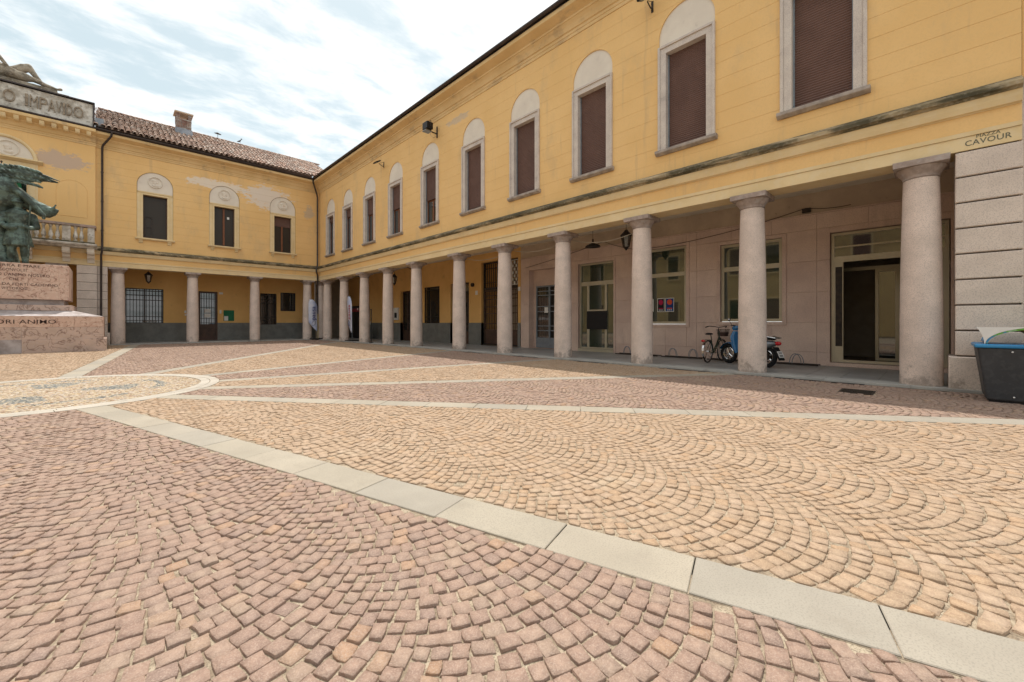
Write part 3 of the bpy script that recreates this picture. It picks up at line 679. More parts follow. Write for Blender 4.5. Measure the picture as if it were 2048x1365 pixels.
# beam, ceiling and back wall of the arcade
mb=MB(); mb.box(FX,11.65,11.66,-1.02,32.05,4.36,5.0); mb.quad((11.6,-1.02,4.97),(14.5,-1.02,4.97),(14.5,35.1,4.97),(11.6,35.1,4.97)); mb.build('arcade_ceiling',m_ceil,BR)
mb=MB(); mb.box(FX,11.5,14.4,-1.01,-.75,.0,4.97); mb.build('arcade_end_wall',m_clad,BR)
OP={'A':(-.25,2.06,.14,3.76),'B':(3.2,4.95,1.28,3.80),'C':(6.07,7.83,1.2,3.97),'D':(8.97,10.71,.16,3.76),'E':(11.53,13.64,.05,3.76),'F':(14.38,17.20,.05,4.50),'G':(18.27,20.03,.05,3.55),'H':(21.17,22.86,1.22,3.5),'I':(24.58,25.92,.05,3.42)}
holes=list(OP.values())
mb=MB(); grid_wall(mb,FRI,-1.0,14.2,.0,4.97,holes,-.03,m_clad); mb.quad(FRI.p(-1,-.012,4.36),FRI.p(14.2,-.012,4.36),FRI.p(14.2,-.012,4.97),FRI.p(-1,-.012,4.97),m_plast2)
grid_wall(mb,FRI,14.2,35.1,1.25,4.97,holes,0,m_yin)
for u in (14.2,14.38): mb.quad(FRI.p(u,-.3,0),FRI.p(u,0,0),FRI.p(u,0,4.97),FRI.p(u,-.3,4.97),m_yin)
mb.build('arcade_wall',None,BR)
mb=MB()
for r in rect_sub((14.2,35.1,.0,1.25),holes): mb.box(FRI,r[0],r[1],-.2,.03,r[2],r[3])
mb.build('dado',m_dado,BR)
rows=[.04,.42,1.26,2.13,3.02,3.92,4.35]
for ri,(z0,z1) in enumerate(zip(rows,rows[1:])):
    u=-1.0
    while u<14.2:
        u1=u+1.12
        for (a,b,c,d) in rect_sub((max(u,-1.0),min(u1,14.19),z0,z1),holes):
            p=MB(); dn=random.uniform(-.0025,.0025); p.bevbox(FRI,a+.0025,b-.0025,-.05,dn,c+.0025,d-.0025,.003); p.build('stone_panel',m_clad,BR)
        u=u1
mb=MB(); mb.bevbox(FRI,-1,14.19,-.02,.035,4.35,4.385,.005); mb.build('stone_cap',m_clad,BR)
def reveal(u0,u1,z0,z1,d,m,F=FRI,back=None):
    mb=MB()
    mb.quad(F.p(u0,0,z0),F.p(u0,-d,z0),F.p(u0,-d,z1),F.p(u0,0,z1),m); mb.quad(F.p(u1,0,z0),F.p(u1,-d,z0),F.p(u1,-d,z1),F.p(u1,0,z1),m)
    mb.quad(F.p(u0,0,z1),F.p(u1,0,z1),F.p(u1,-d,z1),F.p(u0,-d,z1),m); mb.quad(F.p(u0,0,z0),F.p(u1,0,z0),F.p(u1,-d,z0),F.p(u0,-d,z0),m)
    if back: mb.quad(F.p(u0,-d,z0),F.p(u1,-d,z0),F.p(u1,-d,z1),F.p(u0,-d,z1),back)
    return mb
def bars(mb,F,u0,u1,z0,z1,n,nv,nh,r=.009,m=None):
    for i in range(nv):
        u=u0+(u1-u0)*(i+.5)/nv; mb.box(F,u-r,u+r,n-r,n+r,z0,z1,m)
    for z in nh: mb.box(F,u0,u1,n-r*1.3,n+r*1.3,z-r*1.6,z+r*1.6,m)
def rectframe(mb,F,u0,u1,z0,z1,t,n0,n1,m=None):
    mb.box(F,u0,u0+t,n0,n1,z0,z1,m); mb.box(F,u1-t,u1,n0,n1,z0,z1,m); mb.box(F,u0+t,u1-t,n0,n1-.001,z1-t,z1,m); mb.box(F,u0+t,u1-t,n0,n1-.001,z0,z0+t,m)
# A: open aluminium door with dim room behind
a=reveal(*OP['A'][:2],.14,3.76,.22,m_clad).build('doorway',None,BR)
f=MB(); u0,u1,z0,z1=OP['A']; rectframe(f,FRI,u0+.02,u1-.02,.16,3.74,.07,-.16,-.08); f.box(FRI,u0+.09,u1-.09,-.155,-.085,2.93,3.09); f.box(FRI,u0+.09,u1-.09,-.13,-.10,3.33,3.37)
f.box(FRI,1.78,1.97,-.15,-.09,.23,2.93); f.box(FRI,u0+.09,u0+.25,-.15,-.09,.23,2.93); f.build('door_frame',m_alu,a)
f=MB(); f.box(FRI,1.80,1.95,-.088,-.082,.6,2.8); f.box(FRI,1.84,1.86,-.08,-.05,1.0,1.25); f.build('door_handle',m_iron,a)
g=MB(); g.box(FRI,u0+.09,u1-.09,-.13,-.12,3.09,3.33); g.box(FRI,u0+.09,u1-.09,-.13,-.12,3.37,3.67); g.build('transom_glass',m_glass,a)
f=MB(); f.box(FRI,u0,u1,-.2,.10,.05,.145); f.build('doorstep',m_clad,a)
rm=MB(); X0,X1=14.62,17.6
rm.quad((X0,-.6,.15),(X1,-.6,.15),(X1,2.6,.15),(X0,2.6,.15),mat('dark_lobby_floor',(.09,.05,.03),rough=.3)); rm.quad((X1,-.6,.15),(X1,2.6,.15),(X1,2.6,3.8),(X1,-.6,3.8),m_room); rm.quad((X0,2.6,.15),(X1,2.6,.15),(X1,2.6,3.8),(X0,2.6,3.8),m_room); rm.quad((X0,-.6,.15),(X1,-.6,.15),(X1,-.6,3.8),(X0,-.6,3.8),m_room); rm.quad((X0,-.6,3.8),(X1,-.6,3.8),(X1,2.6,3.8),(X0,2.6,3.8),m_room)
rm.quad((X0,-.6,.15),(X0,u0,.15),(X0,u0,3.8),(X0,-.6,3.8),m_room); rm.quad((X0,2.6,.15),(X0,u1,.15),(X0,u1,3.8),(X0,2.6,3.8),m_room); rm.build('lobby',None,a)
f=MB()
FI=Fr((15.9,0,0),(0,1,0),(-1,0,0))
rectframe(f,FI,.72,1.22,.16,2.80,.075,-.04,.04); rectframe(f,FI,-.1,.715,.16,2.80,.075,-.04,.04); f.box(FI,-.6,2.55,-.04,.04,2.80,2.90)
f.build('inner_door_frame',m_alu,a)
g=MB(); g.box(FI,.80,1.14,-.01,0,.22,2.72); g.box(FI,-.02,.64,-.01,0,.22,2.72); g.build('inner_glass',m_glass,a)
# B and C: shop windows
for k in ('B','C'):
    u0,u1,z0,z1=OP[k]; w=reveal(u0,u1,z0,z1,.16,m_clad).build('shop_window',None,BR)
    t=MB(); rectframe(t,FRI,u0-.10,u1+.10,z0-.10,z1+.10,.10,-.01,.035); t.build('stone_surround',m_clad,w)
    f=MB(); rectframe(f,FRI,u0+.01,u1-.01,z0+.01,z1-.01,.085,-.15,-.06); f.box(FRI,u0+.09,u1-.09,-.145,-.065,2.92,3.06)
    f.build('window_frame',m_alu,w)
    g=MB(); g.box(FRI,u0+.09,u1-.09,-.12,-.11,z0+.09,2.92); g.box(FRI,u0+.09,u1-.09,-.12,-.11,3.06,z1-.09); g.build('glass',m_glassg,w)
# D: glazed door
u0,u1,z0,z1=OP['D']; w=reveal(u0,u1,z0,z1,.2,m_clad).build('glazed_door',None,BR)
f=MB(); rectframe(f,FRI,u0+.01,u1-.01,z0+.0,z1-.01,.07,-.17,-.09); f.box(FRI,u0+.08,u1-.08,-.165,-.092,2.82,2.98)
for a_,b_ in ((9.35,9.45),(10.22,10.32)): f.box(FRI,a_,b_,-.165,-.09,.22,2.82)
f.box(FRI,9.45,10.22,-.165,-.09,1.72,1.80); f.box(FRI,u0,u1,-.2,.05,.05,.16); f.build('door_frame',m_alu,w)
g=MB(); g.box(FRI,u0+.08,u1-.08,-.14,-.13,.2,2.82); g.box(FRI,u0+.08,u1-.08,-.14,-.13,2.98,z1-.08); g.build('glass',m_glassg,w)
g=MB(); g.box(FRI,9.34,10.33,-.095,-.075,.98,1.74); g.build('dark_panel',m_black,w)
t=MB(); rectframe(t,FRI,u0-.08,u1+.08,.05,z1+.08,.08,-.01,.03); t.build('stone_surround',m_clad,w)
# E: recessed grey grille door
u0,u1,z0,z1=OP['E']; w=reveal(u0,u1,.05,z1,.32,m_clad,back=m_clad).build('grille_door',None,BR)
f=MB(); rectframe(f,FRI,11.75,13.40,.07,3.0,.06,-.30,-.24); f.box(FRI,12.52,12.60,-.30,-.235,.1,2.95)
for a_,b_ in ((11.81,12.52),(12.60,13.34)):
    f.box(FRI,a_,b_,-.29,-.255,.12,.55)
    for z in (.88,1.10,1.78,2.02,2.55,2.74): f.box(FRI,a_,b_,-.29,-.25,z-.02,z+.02)
f.build('door_leaf',m_galv,w)
f=MB()
for a_,b_ in ((11.81,12.52),(12.60,13.34)): bars(f,FRI,a_,b_,.55,2.95,-.27,5,[],.008)
f.build('grille',m_iron,w); g=MB(); g.box(FRI,11.78,13.37,-.315,-.305,.1,2.97); g.build('glass',m_glass,w)
f=MB(); f.box(FRI,12.64,12.86,-.25,-.235,1.72,1.98); f.build('notice',m_white,w)
# F: tall iron gate
u0,u1,z0,z1=OP['F']; w=reveal(u0,u1,.05,z1,1.2,m_yin).build('gateway',None,BR)
g=MB(); g.quad(FRI.p(u0,-1.2,.05),FRI.p(u1,-1.2,.05),FRI.p(u1,-1.2,4.5),FRI.p(u0,-1.2,4.5),m_plast2); g.build('passage_wall',None,w)
f=MB(); rectframe(f,FRI,u0+.02,u1-.02,.07,4.48,.07,-.22,-.14); f.box(FRI,u0+.09,u1-.09,-.22,-.13,3.0,3.14); bars(f,FRI,u0+.09,u1-.09,3.14,4.41,-.18,17,[3.4,4.15],.012); f.build('fanlight_grille',m_iron,w)
for a_,b_ in ((u0+.09,(u0+u1)/2-.02),((u0+u1)/2+.02,u1-.09)):
    f=MB(); rectframe(f,FRI,a_,b_,.09,2.98,.05,-.21,-.15); bars(f,FRI,a_+.05,b_-.05,.9,2.93,-.18,9,[1.2,1.75,2.1,2.5,2.7],.012); f.box(FRI,a_+.05,b_-.05,-.19,-.17,.14,.9); f.build('gate_leaf',m_dwood,w)
f=MB(); f.box(FRI,15.0,15.5,-.13,-.12,1.72,2.05); f.build('notice',m_paper,w)
f=MB()   # pierced white ornament panel in the upper right of the gate bay
for i in range(4):
    for j in range(7):
        if (i+j)%2==0: f.box(FRI,14.42+i*.13,14.42+i*.13+.10,-.12,-.10,3.2+j*.17,3.2+j*.17+.13)
rectframe(f,FRI,14.40,14.95,3.17,4.42,.03,-.125,-.10); f.build('fretwork_panel',m_paper,w)
# G, I doors ; H barred window
for k in ('G','I'):
    u0,u1,z0,z1=OP[k]; w=reveal(u0,u1,.05,z1,.3,m_yin,back=m_dark).build('wooden_door',None,BR)
    f=MB(); rectframe(f,FRI,u0+.01,u1-.01,.06,z1-.01,.09,-.28,-.18); f.box(FRI,(u0+u1)/2-.04,(u0+u1)/2+.04,-.28,-.185,.1,z1-.09); f.box(FRI,u0+.1,u1-.1,-.27,-.2,.12,.75); f.build('door_frame',m_dwood,w)
    g=MB(); g.box(FRI,u0+.1,u1-.1,-.25,-.24,.75,z1-.1); g.build('glass',m_glass,w)
    f=MB(); bars(f,FRI,u0+.1,u1-.1,.75,z1-.1,-.2,9,[1.0,1.2,1.8,2.6],.008); f.build('grille',m_iron,w)
u0,u1,z0,z1=OP['H']; w=reveal(u0,u1,z0,z1,.2,m_yin,back=m_glass).build('barred_window',None,BR)
f=MB(); bars(f,FRI,u0,u1,z0,z1,-.04,13,[1.35,1.62,3.3],.011); rectframe(f,FRI,u0,u1,z0,z1,.03,-.06,-.02); f.build('grille',m_iron,w)
# rusticated corner pier
pr=MB(); pr.box(FX,11.09,11.82,-.99,-.27,0,4.36); pier=pr.build('corner_pier',mat('deep_joint_mortar',(.16,.13,.11)),BR)
for k in range(8):
    z0=.66+k*.4625; z1=z0+.4625-.028
    b=MB(); b.bevbox(Fr((11.07,0,0),(0,1,0),(-1,0,0)),-1.035,-.25,-.74,.03,z0,z1,.012)
    b.build('stone_block',m_gran2,pier)
b=MB(); b.bevbox(Fr((11.04,0,0),(0,1,0),(-1,0,0)),-1.09,-.165,-.80,.03,0,.635,.018); b.build('plinth_block',m_gran2,pier)
o=text('PIAZZA',.135,FR,-.505,.0525,4.545,m_inkg,BR,'street_name',.001,-1,bold=.001,fit=(.28,.055))
o=text('CAVOUR',.155,FR,-.37,.0525,4.43,m_inkg,BR,'street_name',.001,-1,bold=.001,fit=(.54,.095))
# roof planes (hidden from the square) with tile ridges
mb=MB(); mb.box(FX,11.1,18,-1.0,38,11.6,11.64); V=[];
nrib=0
for i in range(190):
    y=-1.4+i*.21; 
    if y>37: break
    mb.add([(10.62,y,11.80),(10.62,y+.07,11.86),(10.62,y+.14,11.80),(10.62,y+.21,11.77),(15.0,y,13.99),(15.0,y+.07,14.05),(15.0,y+.14,13.99),(15.0,y+.21,13.96)],[(0,1,5,4),(1,2,6,5),(2,3,7,6)])
o=mb.build('roof',m_tile,BR)
mb=MB(); mb.quad((15,-1.4,14.0),(15,37,14.0),(19,37,11.9),(19,-1.4,11.9)); mb.build('roof_back',m_tile,BR)
# downpipe in the inner corner
mb=MB(); mb.tube([(10.48,31.45,11.66),(10.50,31.5,11.45),(10.86,31.82,10.75),(10.93,31.88,10.5),(10.93,31.88,5.5),(10.80,31.72,5.25),(10.80,31.72,5.0),(10.93,31.84,4.75),(10.93,31.84,1.9)],.055,8)
for z in (6.3,7.9,9.5,3.4): mb.tube([(10.93,31.88,z),(10.93,31.88,z+.04)],.068,8)
dp=mb.build('downpipe',m_gutter,BR,smooth=True); mb=MB(); mb.tube([(10.93,31.84,.05),(10.93,31.84,1.9)],.065,8); mb.build('pipe_foot',mat('ochre_pipe_guard',(.42,.30,.12)),dp,smooth=True)

# ------------------------------------------------------------ end wing
BW=empty('wing_building',(5.5,34,0),'yellow end wing with tiled roof, three medallion windows and four granite columns','building')
mb=MB(); mb.box(FX,-.55,11.4,32.36,39,4.99,11.6); mb.build('upper_core',m_dark,BW)
for x in (.27,3.64,7.01,10.37): make_column(x,32.35,BW)
facade_mouldings(FW,-.62,11.1,BW)
mb=MB(); mb.quad(FW.p(-.62,0,5.45),FW.p(11.1,0,5.45),FW.p(11.1,0,5.765),FW.p(-.62,0,5.765)); mb.build('plaster_course',m_yellow,BW)
WWC=[1.86,5.25,8.66]
courses(FW,-.62,11.1,zs,[(c,.81,6.06,9.27,.80) for c in WWC],m_yellow,BW)
def medallion_relief(F,uc,z,n,parent,r=.31,m=m_tymp):
    mb=MB(); c=F.p(uc,n,z); rg=[F.p(uc+r*math.cos(2*math.pi*k/24),n+.02,z+r*math.sin(2*math.pi*k/24)) for k in range(24)]
    mb.tube(rg,.028,6,closed=True); mb.ell(F.p(uc,n,z+.02),(.13,.05,.17),10,8); mb.ell(F.p(uc+.02,n,z-.16),(.18,.04,.10),10,6); mb.ell(F.p(uc+.06,n+.03,z+.0),(.03,.04,.05),6,5); mb.ell(F.p(uc-.03,n+.01,z+.10),(.14,.05,.10),8,6)
    o=mb.build('medallion',m,parent,smooth=True); return o
def cream_window(F,uc,parent,kind,hw=.545,zb=6.42,zt=8.70,fr=.80,cols=True):
    w=MB()
    for s in (-1,1):
        a,b=sorted((uc+s*hw,uc+s*(fr-.0))); w.box(F,a,b,-.28,-.01,6.2,zt+.0)
        a,b=sorted((uc+s*(hw+.0),uc+s*(hw+.09))); w.box(F,a,b,-.0101,.03,6.2,zt+.085)
    w.box(F,uc-fr,uc+fr,-.28,-.0105,zt,zt+.12); w.box(F,uc-hw+.0,uc+hw-.0,-.0102,.029,zt,zt+.085)
    w.box(F,uc-fr+.01,uc+fr-.01,-.02,.025,zt+.12,zt+.19)
    o=w.build('window',m_cream,parent)
    s=MB(); s.profile(F,[(-.28,6.06),(.07,6.06),(.09,6.09),(.14,6.10),(.15,6.16),(.13,6.18),(-.28,6.22)],uc-.88,uc+.88); s.build('sill',m_cream,o)
    for sd in (-1,1):
        b=MB(); b.profile(F,[(0,5.86),(.05,5.90),(.06,5.97),(.10,6.0),(.11,6.055),(0,6.055)],uc+sd*.64-.09,uc+sd*.64+.09); b.build('sill_bracket',m_cream,o)
    tympanum(F,uc,fr-.005,zt+.19,9.27,fr-.01,o,m_tymp)
    medallion_relief(F,uc,9.50,-.03,o)
    z0=6.225
    if kind==0:
        b=MB(); rectframe(b,F,uc-hw,uc+hw,z0,zt,.05,-.26,-.18); b.build('window_frame',m_dwood,o)
        g=MB(); g.box(F,uc-hw+.05,uc+hw-.05,-.25,-.24,z0+.05,zt-.05); g.build('glass',m_roomdark,o)  # open window: dark sheet coloured as the room's shade
        b=MB(); rectframe(b,F,uc-hw+.07,uc-hw+.42,z0+.06,z0+1.25,.05,-.235,-.20); b.box(F,uc-hw+.12,uc-hw+.37,-.23,-.205,z0+.6,z0+.65); b.build('inner_sash',m_iron,o)
    else:
        b=MB(); rectframe(b,F,uc-hw,uc+hw,z0,zt,.045,-.26,-.18); b.build('window_frame',m_dwood,o)
        zz_=zt-.05-(.6 if kind==2 else 0)
        if kind==2: shutter(F,uc,hw-.045,zz_,zt-.05,-.2,o)
        for a,b2,mm in ((uc-hw+.05,uc-.03,0),(uc-.03,uc+hw-.05,1)):
            g=MB(); g.box(F,a,b2,-.25,-.24,z0+.05,zz_); g.build('glass',m_roomdark,o)  # again the room's darkness put into a sheet's colour
        b=MB(); b.box(F,uc-.07,uc+.03,-.235,-.17,z0+.05,zz_-.02); b.build('open_sash_edge',m_wood,o)
        if kind==1: b=MB(); b.box(F,uc+.17,uc+.29,-.235,-.23,8.0,8.15); b.build('sticker',m_paper,o)
for i,c in enumerate(WWC): cream_window(FW,c,BW,i)
eaves(FW,-.62,11.1,BW); gutter(FW,-4.5,10.5,BW)
# wing arcade interior
OPW=[(.61,2.43,1.23,3.42),(4.26,5.32,.05,3.40),(7.92,9.02,1.12,3.45)]
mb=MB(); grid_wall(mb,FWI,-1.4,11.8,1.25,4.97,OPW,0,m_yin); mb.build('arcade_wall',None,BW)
mb=MB()
for r in rect_sub((-1.4,11.8,0,1.25),OPW): mb.box(FWI,r[0],r[1],-.2,.03,r[2],r[3])
mb.build('dado',m_dado,BW)
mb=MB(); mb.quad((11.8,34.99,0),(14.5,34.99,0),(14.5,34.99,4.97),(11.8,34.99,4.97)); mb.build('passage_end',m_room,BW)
mb=MB(); mb.quad((-1.4,32.6,4.97),(11.6,32.6,4.97),(11.6,35.1,4.97),(-1.4,35.1,4.97)); mb.build('arcade_ceiling',m_ceil,BW)
mb=MB(); mb.box(FX,-1.4,-.62,34.2,35.0,0,4.97); mb.build('arcade_side_wall',m_yin,BW)
for k in (0,2):
    u0,u1,z0,z1=OPW[k]; w=reveal(u0,u1,z0,z1,.22,m_yin,F=FWI,back=m_glass if k==2 else None).build('barred_window',None,BW)
    if k==0:
        g=MB(); g.box(FWI,u0,u1,-.2,-.19,z0,z1); g.build('glass',m_glass,w)
        f=MB(); f.box(FWI,u0+.8,u0+1.5,-.185,-.18,1.28,1.4); f.build('paper_sheet',m_paper,w)
    f=MB(); bars(f,FWI,u0,u1,z0,z1,-.05,12 if k==0 else 7,[1.4,1.65,2.7,3.0,3.28],.011); rectframe(f,FWI,u0,u1,z0,z1,.035,-.07,-.02); f.box(FWI,(u0+u1)/2-.025,(u0+u1)/2+.025,-.06,-.03,z0,z1); f.build('grille',m_iron,w)
u0,u1,z0,z1=OPW[1]; w=reveal(u0,u1,z0,z1,.25,m_yin,F=FWI,back=m_dark).build('panelled_door',None,BW)
f=MB(); rectframe(f,FWI,u0,u1,.05,z1,.10,-.2,.02); f.box(FWI,u0+.1,u1-.1,-.16,-.05,.15,.75); f.box(FWI,u0+.1,u1-.1,-.16,-.06,.75,1.15); f.build('door_frame',m_dwood,w)
g=MB(); g.box(FWI,u0+.1,u1-.1,-.15,-.14,.75,z1-.1); g.build('glass',m_glass,w)
f=MB(); bars(f,FWI,u0+.1,u1-.1,1.15,z1-.1,-.08,6,[1.25,1.55,2.3,2.9],.009); f.build('grille',m_iron,w)
for z in (1.62,1.95):
    f=MB(); f.box(FWI,u0+.33,u0+.68,-.07,-.062,z,z+.26); f.build('notice',m_paper,w)
# tiled roof of the wing
Y0,Z0,Y1,Z1=31.33,11.83,36.8,14.72
sl=Vector((0,Y1-Y0,Z1-Z0)); LS=sl.length; sd=sl.normalized(); nr=Vector((0,-sd.z,sd.y))
rf=MB(); rf.add([(-.66,Y0,Z0-.03),(12.6,Y0,Z0-.03),(12.6,Y1,Z1-.03),(-.66,Y1,Z1-.03),(-.66,Y1+5,Z1-2.6),(12.6,Y1+5,Z1-2.6)],[(0,1,2,3),(3,2,5,4)]); ROOF=rf.build('roof',m_tileu,BW)
tiles=[]; 
rows_=int(LS/.40)
for i in range(51):
    x=-.60+i*.255
    for j in range(rows_+1):
        s0=j*.40-.02+random.uniform(-.03,.03)+.02*math.sin(i*.9); tiles.append((x+random.uniform(-.018,.018)+.02*math.sin(j*.8+i*.3),s0,j))
def tile_geo(x,s0,j,lift=0):
    V=[];L=.50; 
    for t,r,h in ((0,.112,.045),(L,.092,.0)):
        for k in range(6):
            a=math.pi*k/5; c=Vector((x,Y0,Z0))+sd*(s0+t)+nr*(h+lift); V.append(c+Vector((r*math.cos(a),0,0))+nr*(r*.85*math.sin(a)))
    for k in range(6):
        a=math.pi*k/5; c=Vector((x,Y0,Z0))+sd*s0+nr*(.045+lift); V.append(c+Vector((.092*math.cos(a),0,0))+nr*(.092*.8*math.sin(a)))
    fs=[(k,k+1,7+k,6+k) for k in range(5)]+[(k,12+k,13+k,k+1) for k in range(5)]
    return V,fs
rank=sorted(tiles,key=lambda t:(t[0]+.3*t[2]*.2))   # nearest columns first
singles=rank[:300]; rest=rank[300:]
for x,s0,j in singles:
    V,fs=tile_geo(x,s0,j,random.uniform(0,.012)); mb=MB(); mb.add(V,fs); mb.build('roof_tile',m_tile,ROOF)
mb=MB()
for x,s0,j in rest: V,fs=tile_geo(x,s0,j,random.uniform(0,.012)); mb.add(V,fs)
o=mb.build('roof_tiles',m_tile,ROOF); o['kind']='stuff'
mb=MB()
x=-.6
while x<12.5:
    V=[];L=.42
    for t,r in ((0,.13),(L+.04,.11)):
        for k in range(7):
            a=math.pi*k/6; V.append((x+t,Y1-r*math.cos(a),Z1+.02+random.uniform(-.003,.003)+r*.8*math.sin(a)))
    mb.add(V,[(k,k+1,8+k,7+k) for k in range(6)]); x+=.38
o=mb.build('ridge_tiles',m_tile,ROOF)
o['kind']='stuff'
# chimney built of bricks with an open cowl
CHX,CHY=3.5,35.6; cz0=13.95
fl=MB(); fl.hexa([(CHX-.50,CHY-.5,cz0-.25),(CHX+.50,CHY-.5,cz0-.25),(CHX+.50,CHY+.5,cz0-.25),(CHX-.50,CHY+.5,cz0-.25),(CHX-.44,CHY-.44,cz0+.33),(CHX+.44,CHY-.44,cz0+.33),(CHX+.44,CHY+.44,cz0+.33),(CHX-.44,CHY+.44,cz0+.33)]); CH=fl.build('chimney',m_lead,BW)
def brick_at(x0,x1,y0,y1,z0,z1):
    b=MB(); j=.006; b.hexa([(x0+j,y0+j,z0+j),(x1-j,y0+j,z0+j),(x1-j,y1-j,z0+j),(x0+j,y1-j,z0+j),(x0+j,y0+j,z1-j),(x1-j,y0+j,z1-j),(x1-j,y1-j,z1-j),(x0+j,y1-j,z1-j)]); b.build('brick',m_brick,CH)
core=MB(); core.box(FX,CHX-.37,CHX+.37,CHY-.37,CHY+.37,cz0+.2,cz0+1.0); core.build('chimney_core',m_sand,CH)
z=cz0+.3; r=0
while z<cz0+.98:
    d=random.uniform(-.01,.015)
    for k in range(3):
        o_=.0 if r%2 else .13
        x0=CHX-.40+k*.267; brick_at(x0,x0+.267,CHY-.41-d,CHY-.30,z,z+.085); brick_at(CHX-.41-d,CHX-.30,CHY-.30+k*.2,CHY-.30+(k+1)*.2,z,z+.085); brick_at(CHX+.30,CHX+.41+d,CHY-.30+k*.2,CHY-.30+(k+1)*.2,z,z+.085)
    z+=.085; r+=1
for sx in (-1,1):
    for q in range(5): 
        x0,x1=sorted((CHX+sx*.22,CHX+sx*.41)); brick_at(x0,x1,CHY-.41,CHY-.22,cz0+.98+q*.07,cz0+.98+(q+1)*.07); brick_at(x0,x1,CHY+.22,CHY+.41,cz0+.98+q*.07,cz0+.98+(q+1)*.07)
cp=MB(); cp.box(FX,CHX-.50,CHX+.50,CHY-.5,CHY+.5,cz0+1.335,cz0+1.41); cp.build('cowl_slab',m_plast2,CH)

# ------------------------------------------------------------ town hall part on the left
FT=Fr((0,31.92,0),(1,0,0),(0,-1,0))
BT=empty('town_hall',(-4,34,0),'yellow hall front with stone balcony, bracketed cornice and lettered parapet at the left edge','building')
mb=MB(); mb.box(FX,-12,-.65,32.25,39,4.99,11.6); mb.build('upper_core',m_dark,BT)
mb=MB(); wins_t=[(-3.78,.80)]
grid_wall(mb,FT,-12,-.62,5.45,10.84,[(-4.52,-3.06,5.6,9.05)],0,m_yellow); mb.quad(FT.p(-.62,0,5.2),FT.p(-.62,-.2,5.2),FT.p(-.62,-.2,11.6),FT.p(-.62,0,11.6),m_yellow); mb.build('wall',None,BT)
facade_mouldings(FT,-12,-.62,BT)
eaves(FT,-12,-.60,BT)
for k in range(26):
    u=-.86-k*.415
    b=MB(); b.profile(FT,[(.20,11.27),(.24,11.22),(.40,11.24),(.46,11.30),(.50,11.40),(.50,11.46),(.2,11.46)],u-.085,u+.085); b.build('modillion',m_cream,BT)
gutter_n=.0
# blind arched panel
mb=MB(); P=[(-2.07,6.90),(-.92,6.90),(-.92,8.25)]+[(-1.495+.575*math.cos(math.pi*k/16),8.25+.57*math.sin(math.pi*k/16)) for k in range(1,16)]+[(-2.07,8.25)]
mb.tube([FT.p(u,.0,z) for u,z in P],.016,6,closed=True); mb.build('blind_arch_moulding',m_yellow,BT,smooth=True)
# arched balcony window
mb=MB(); n=20; uc=-3.78; zc=9.42; R0=.95
arc=[(uc+R0*math.cos(math.pi*k/n),zc+R0*1.02*math.sin(math.pi*k/n)) for k in range(n+1)]
mb.add([FT.p(u,.012,z) for u,z in arc],[tuple(range(len(arc)))]); w=mb.build('balcony_window',m_tymp,BT)
mb=MB(); mb.tube([FT.p(uc+1.03*math.cos(math.pi*k/n),.03,zc+1.05*math.sin(math.pi*k/n)) for k in range(n+1)],.075,8); mb.build('arch_moulding',m_cream,w,smooth=True)
medallion_relief(FT,uc+.12,9.88,.01,w,.36)
mb=MB(); mb.profile(FT,[(0,9.28),(.08,9.30),(.2,9.38),(.24,9.40),(.24,9.46),(0,9.48)],uc-1.28,uc+1.28)
for s in (-1,1):
    a,b=sorted((uc+s*.75,uc+s*1.10)); mb.box(FT,a,b,-.2,.05,5.5,9.28); a,b=sorted((uc+s*.82,uc+s*1.0)); mb.box(FT,a,b,.05,.075,5.5,9.24)
mb.box(FT,uc-.75,uc+.75,-.2,.049,9.02,9.28); mb.build('window_cornice',m_cream,w)
mb=MB(); mb.quad(FT.p(uc-.75,-.2,5.4),FT.p(uc+.75,-.2,5.4),FT.p(uc+.75,-.2,9.02),FT.p(uc-.75,-.2,9.02)); mb.build('glass',m_glass,w)
# balcony
BL=MB(); BL.profile(FT,[(0,5.20),(.62,5.20),(.68,5.28),(.80,5.30),(.84,5.36),(.84,5.42),(0,5.44)],-9,-.55,m_parap); bal=BL.build('balcony',None,BT)
mb=MB(); mb.box(FT,-9,-.62,.53,.79,5.44,5.50); mb.box(FT,-.86,-.62,0,.529,5.44,5.50); mb.build('balustrade_base',m_drip,bal)
mb=MB(); mb.bevbox(FT,-9,-.58,.50,.82,6.27,6.40,.015); mb.bevbox(FT,-.88,-.58,0,.499,6.27,6.40,.015); mb.build('handrail',mat('pinkish_rail_stone',(.36,.27,.23),(.24,.2,.17),scale=4,rough=.9,bump=.3),bal)
def baluster(u,n):
    s=MB(); c=FT.p(u,n,5.5); s.lathe(c,[(.075,0),(.075,.05),(.045,.07),(.05,.1),(.088,.2),(.09,.26),(.07,.38),(.045,.52),(.04,.6),(.055,.63),(.05,.66),(.075,.69),(.075,.77)],12); s.build('baluster',m_parap,bal,smooth=True,angle=50)
def balpier(u,n,w=.13):
    s=MB(); s.box(FT,u-w,u+w,n-.12,n+.11,5.5,6.27); s.box(FT,u-w+.03,u+w-.03,n+.11,n+.125,5.56,6.2); s.build('balustrade_pier',m_parap,bal)
for u in (-1.12,-1.34): baluster(u,.66)
balpier(-.77,.66,.13); balpier(-1.66,.66,.15)
for k in range(4): baluster(-1.97-k*.235,.66)
balpier(-2.97,.66,.15)
for k in range(12): baluster(-3.3-k*.235,.66)
for u in (-.79,-1.69,-3.0,-4.2):
    s=MB(); s.profile(FT,[(0,4.45),(.10,4.48),(.16,4.62),(.30,4.72),(.36,4.85),(.55,4.9),(.60,5.0),(.60,5.19),(0,5.19)],u-.14,u+.14); s.build('balcony_bracket',m_tymp,BT)
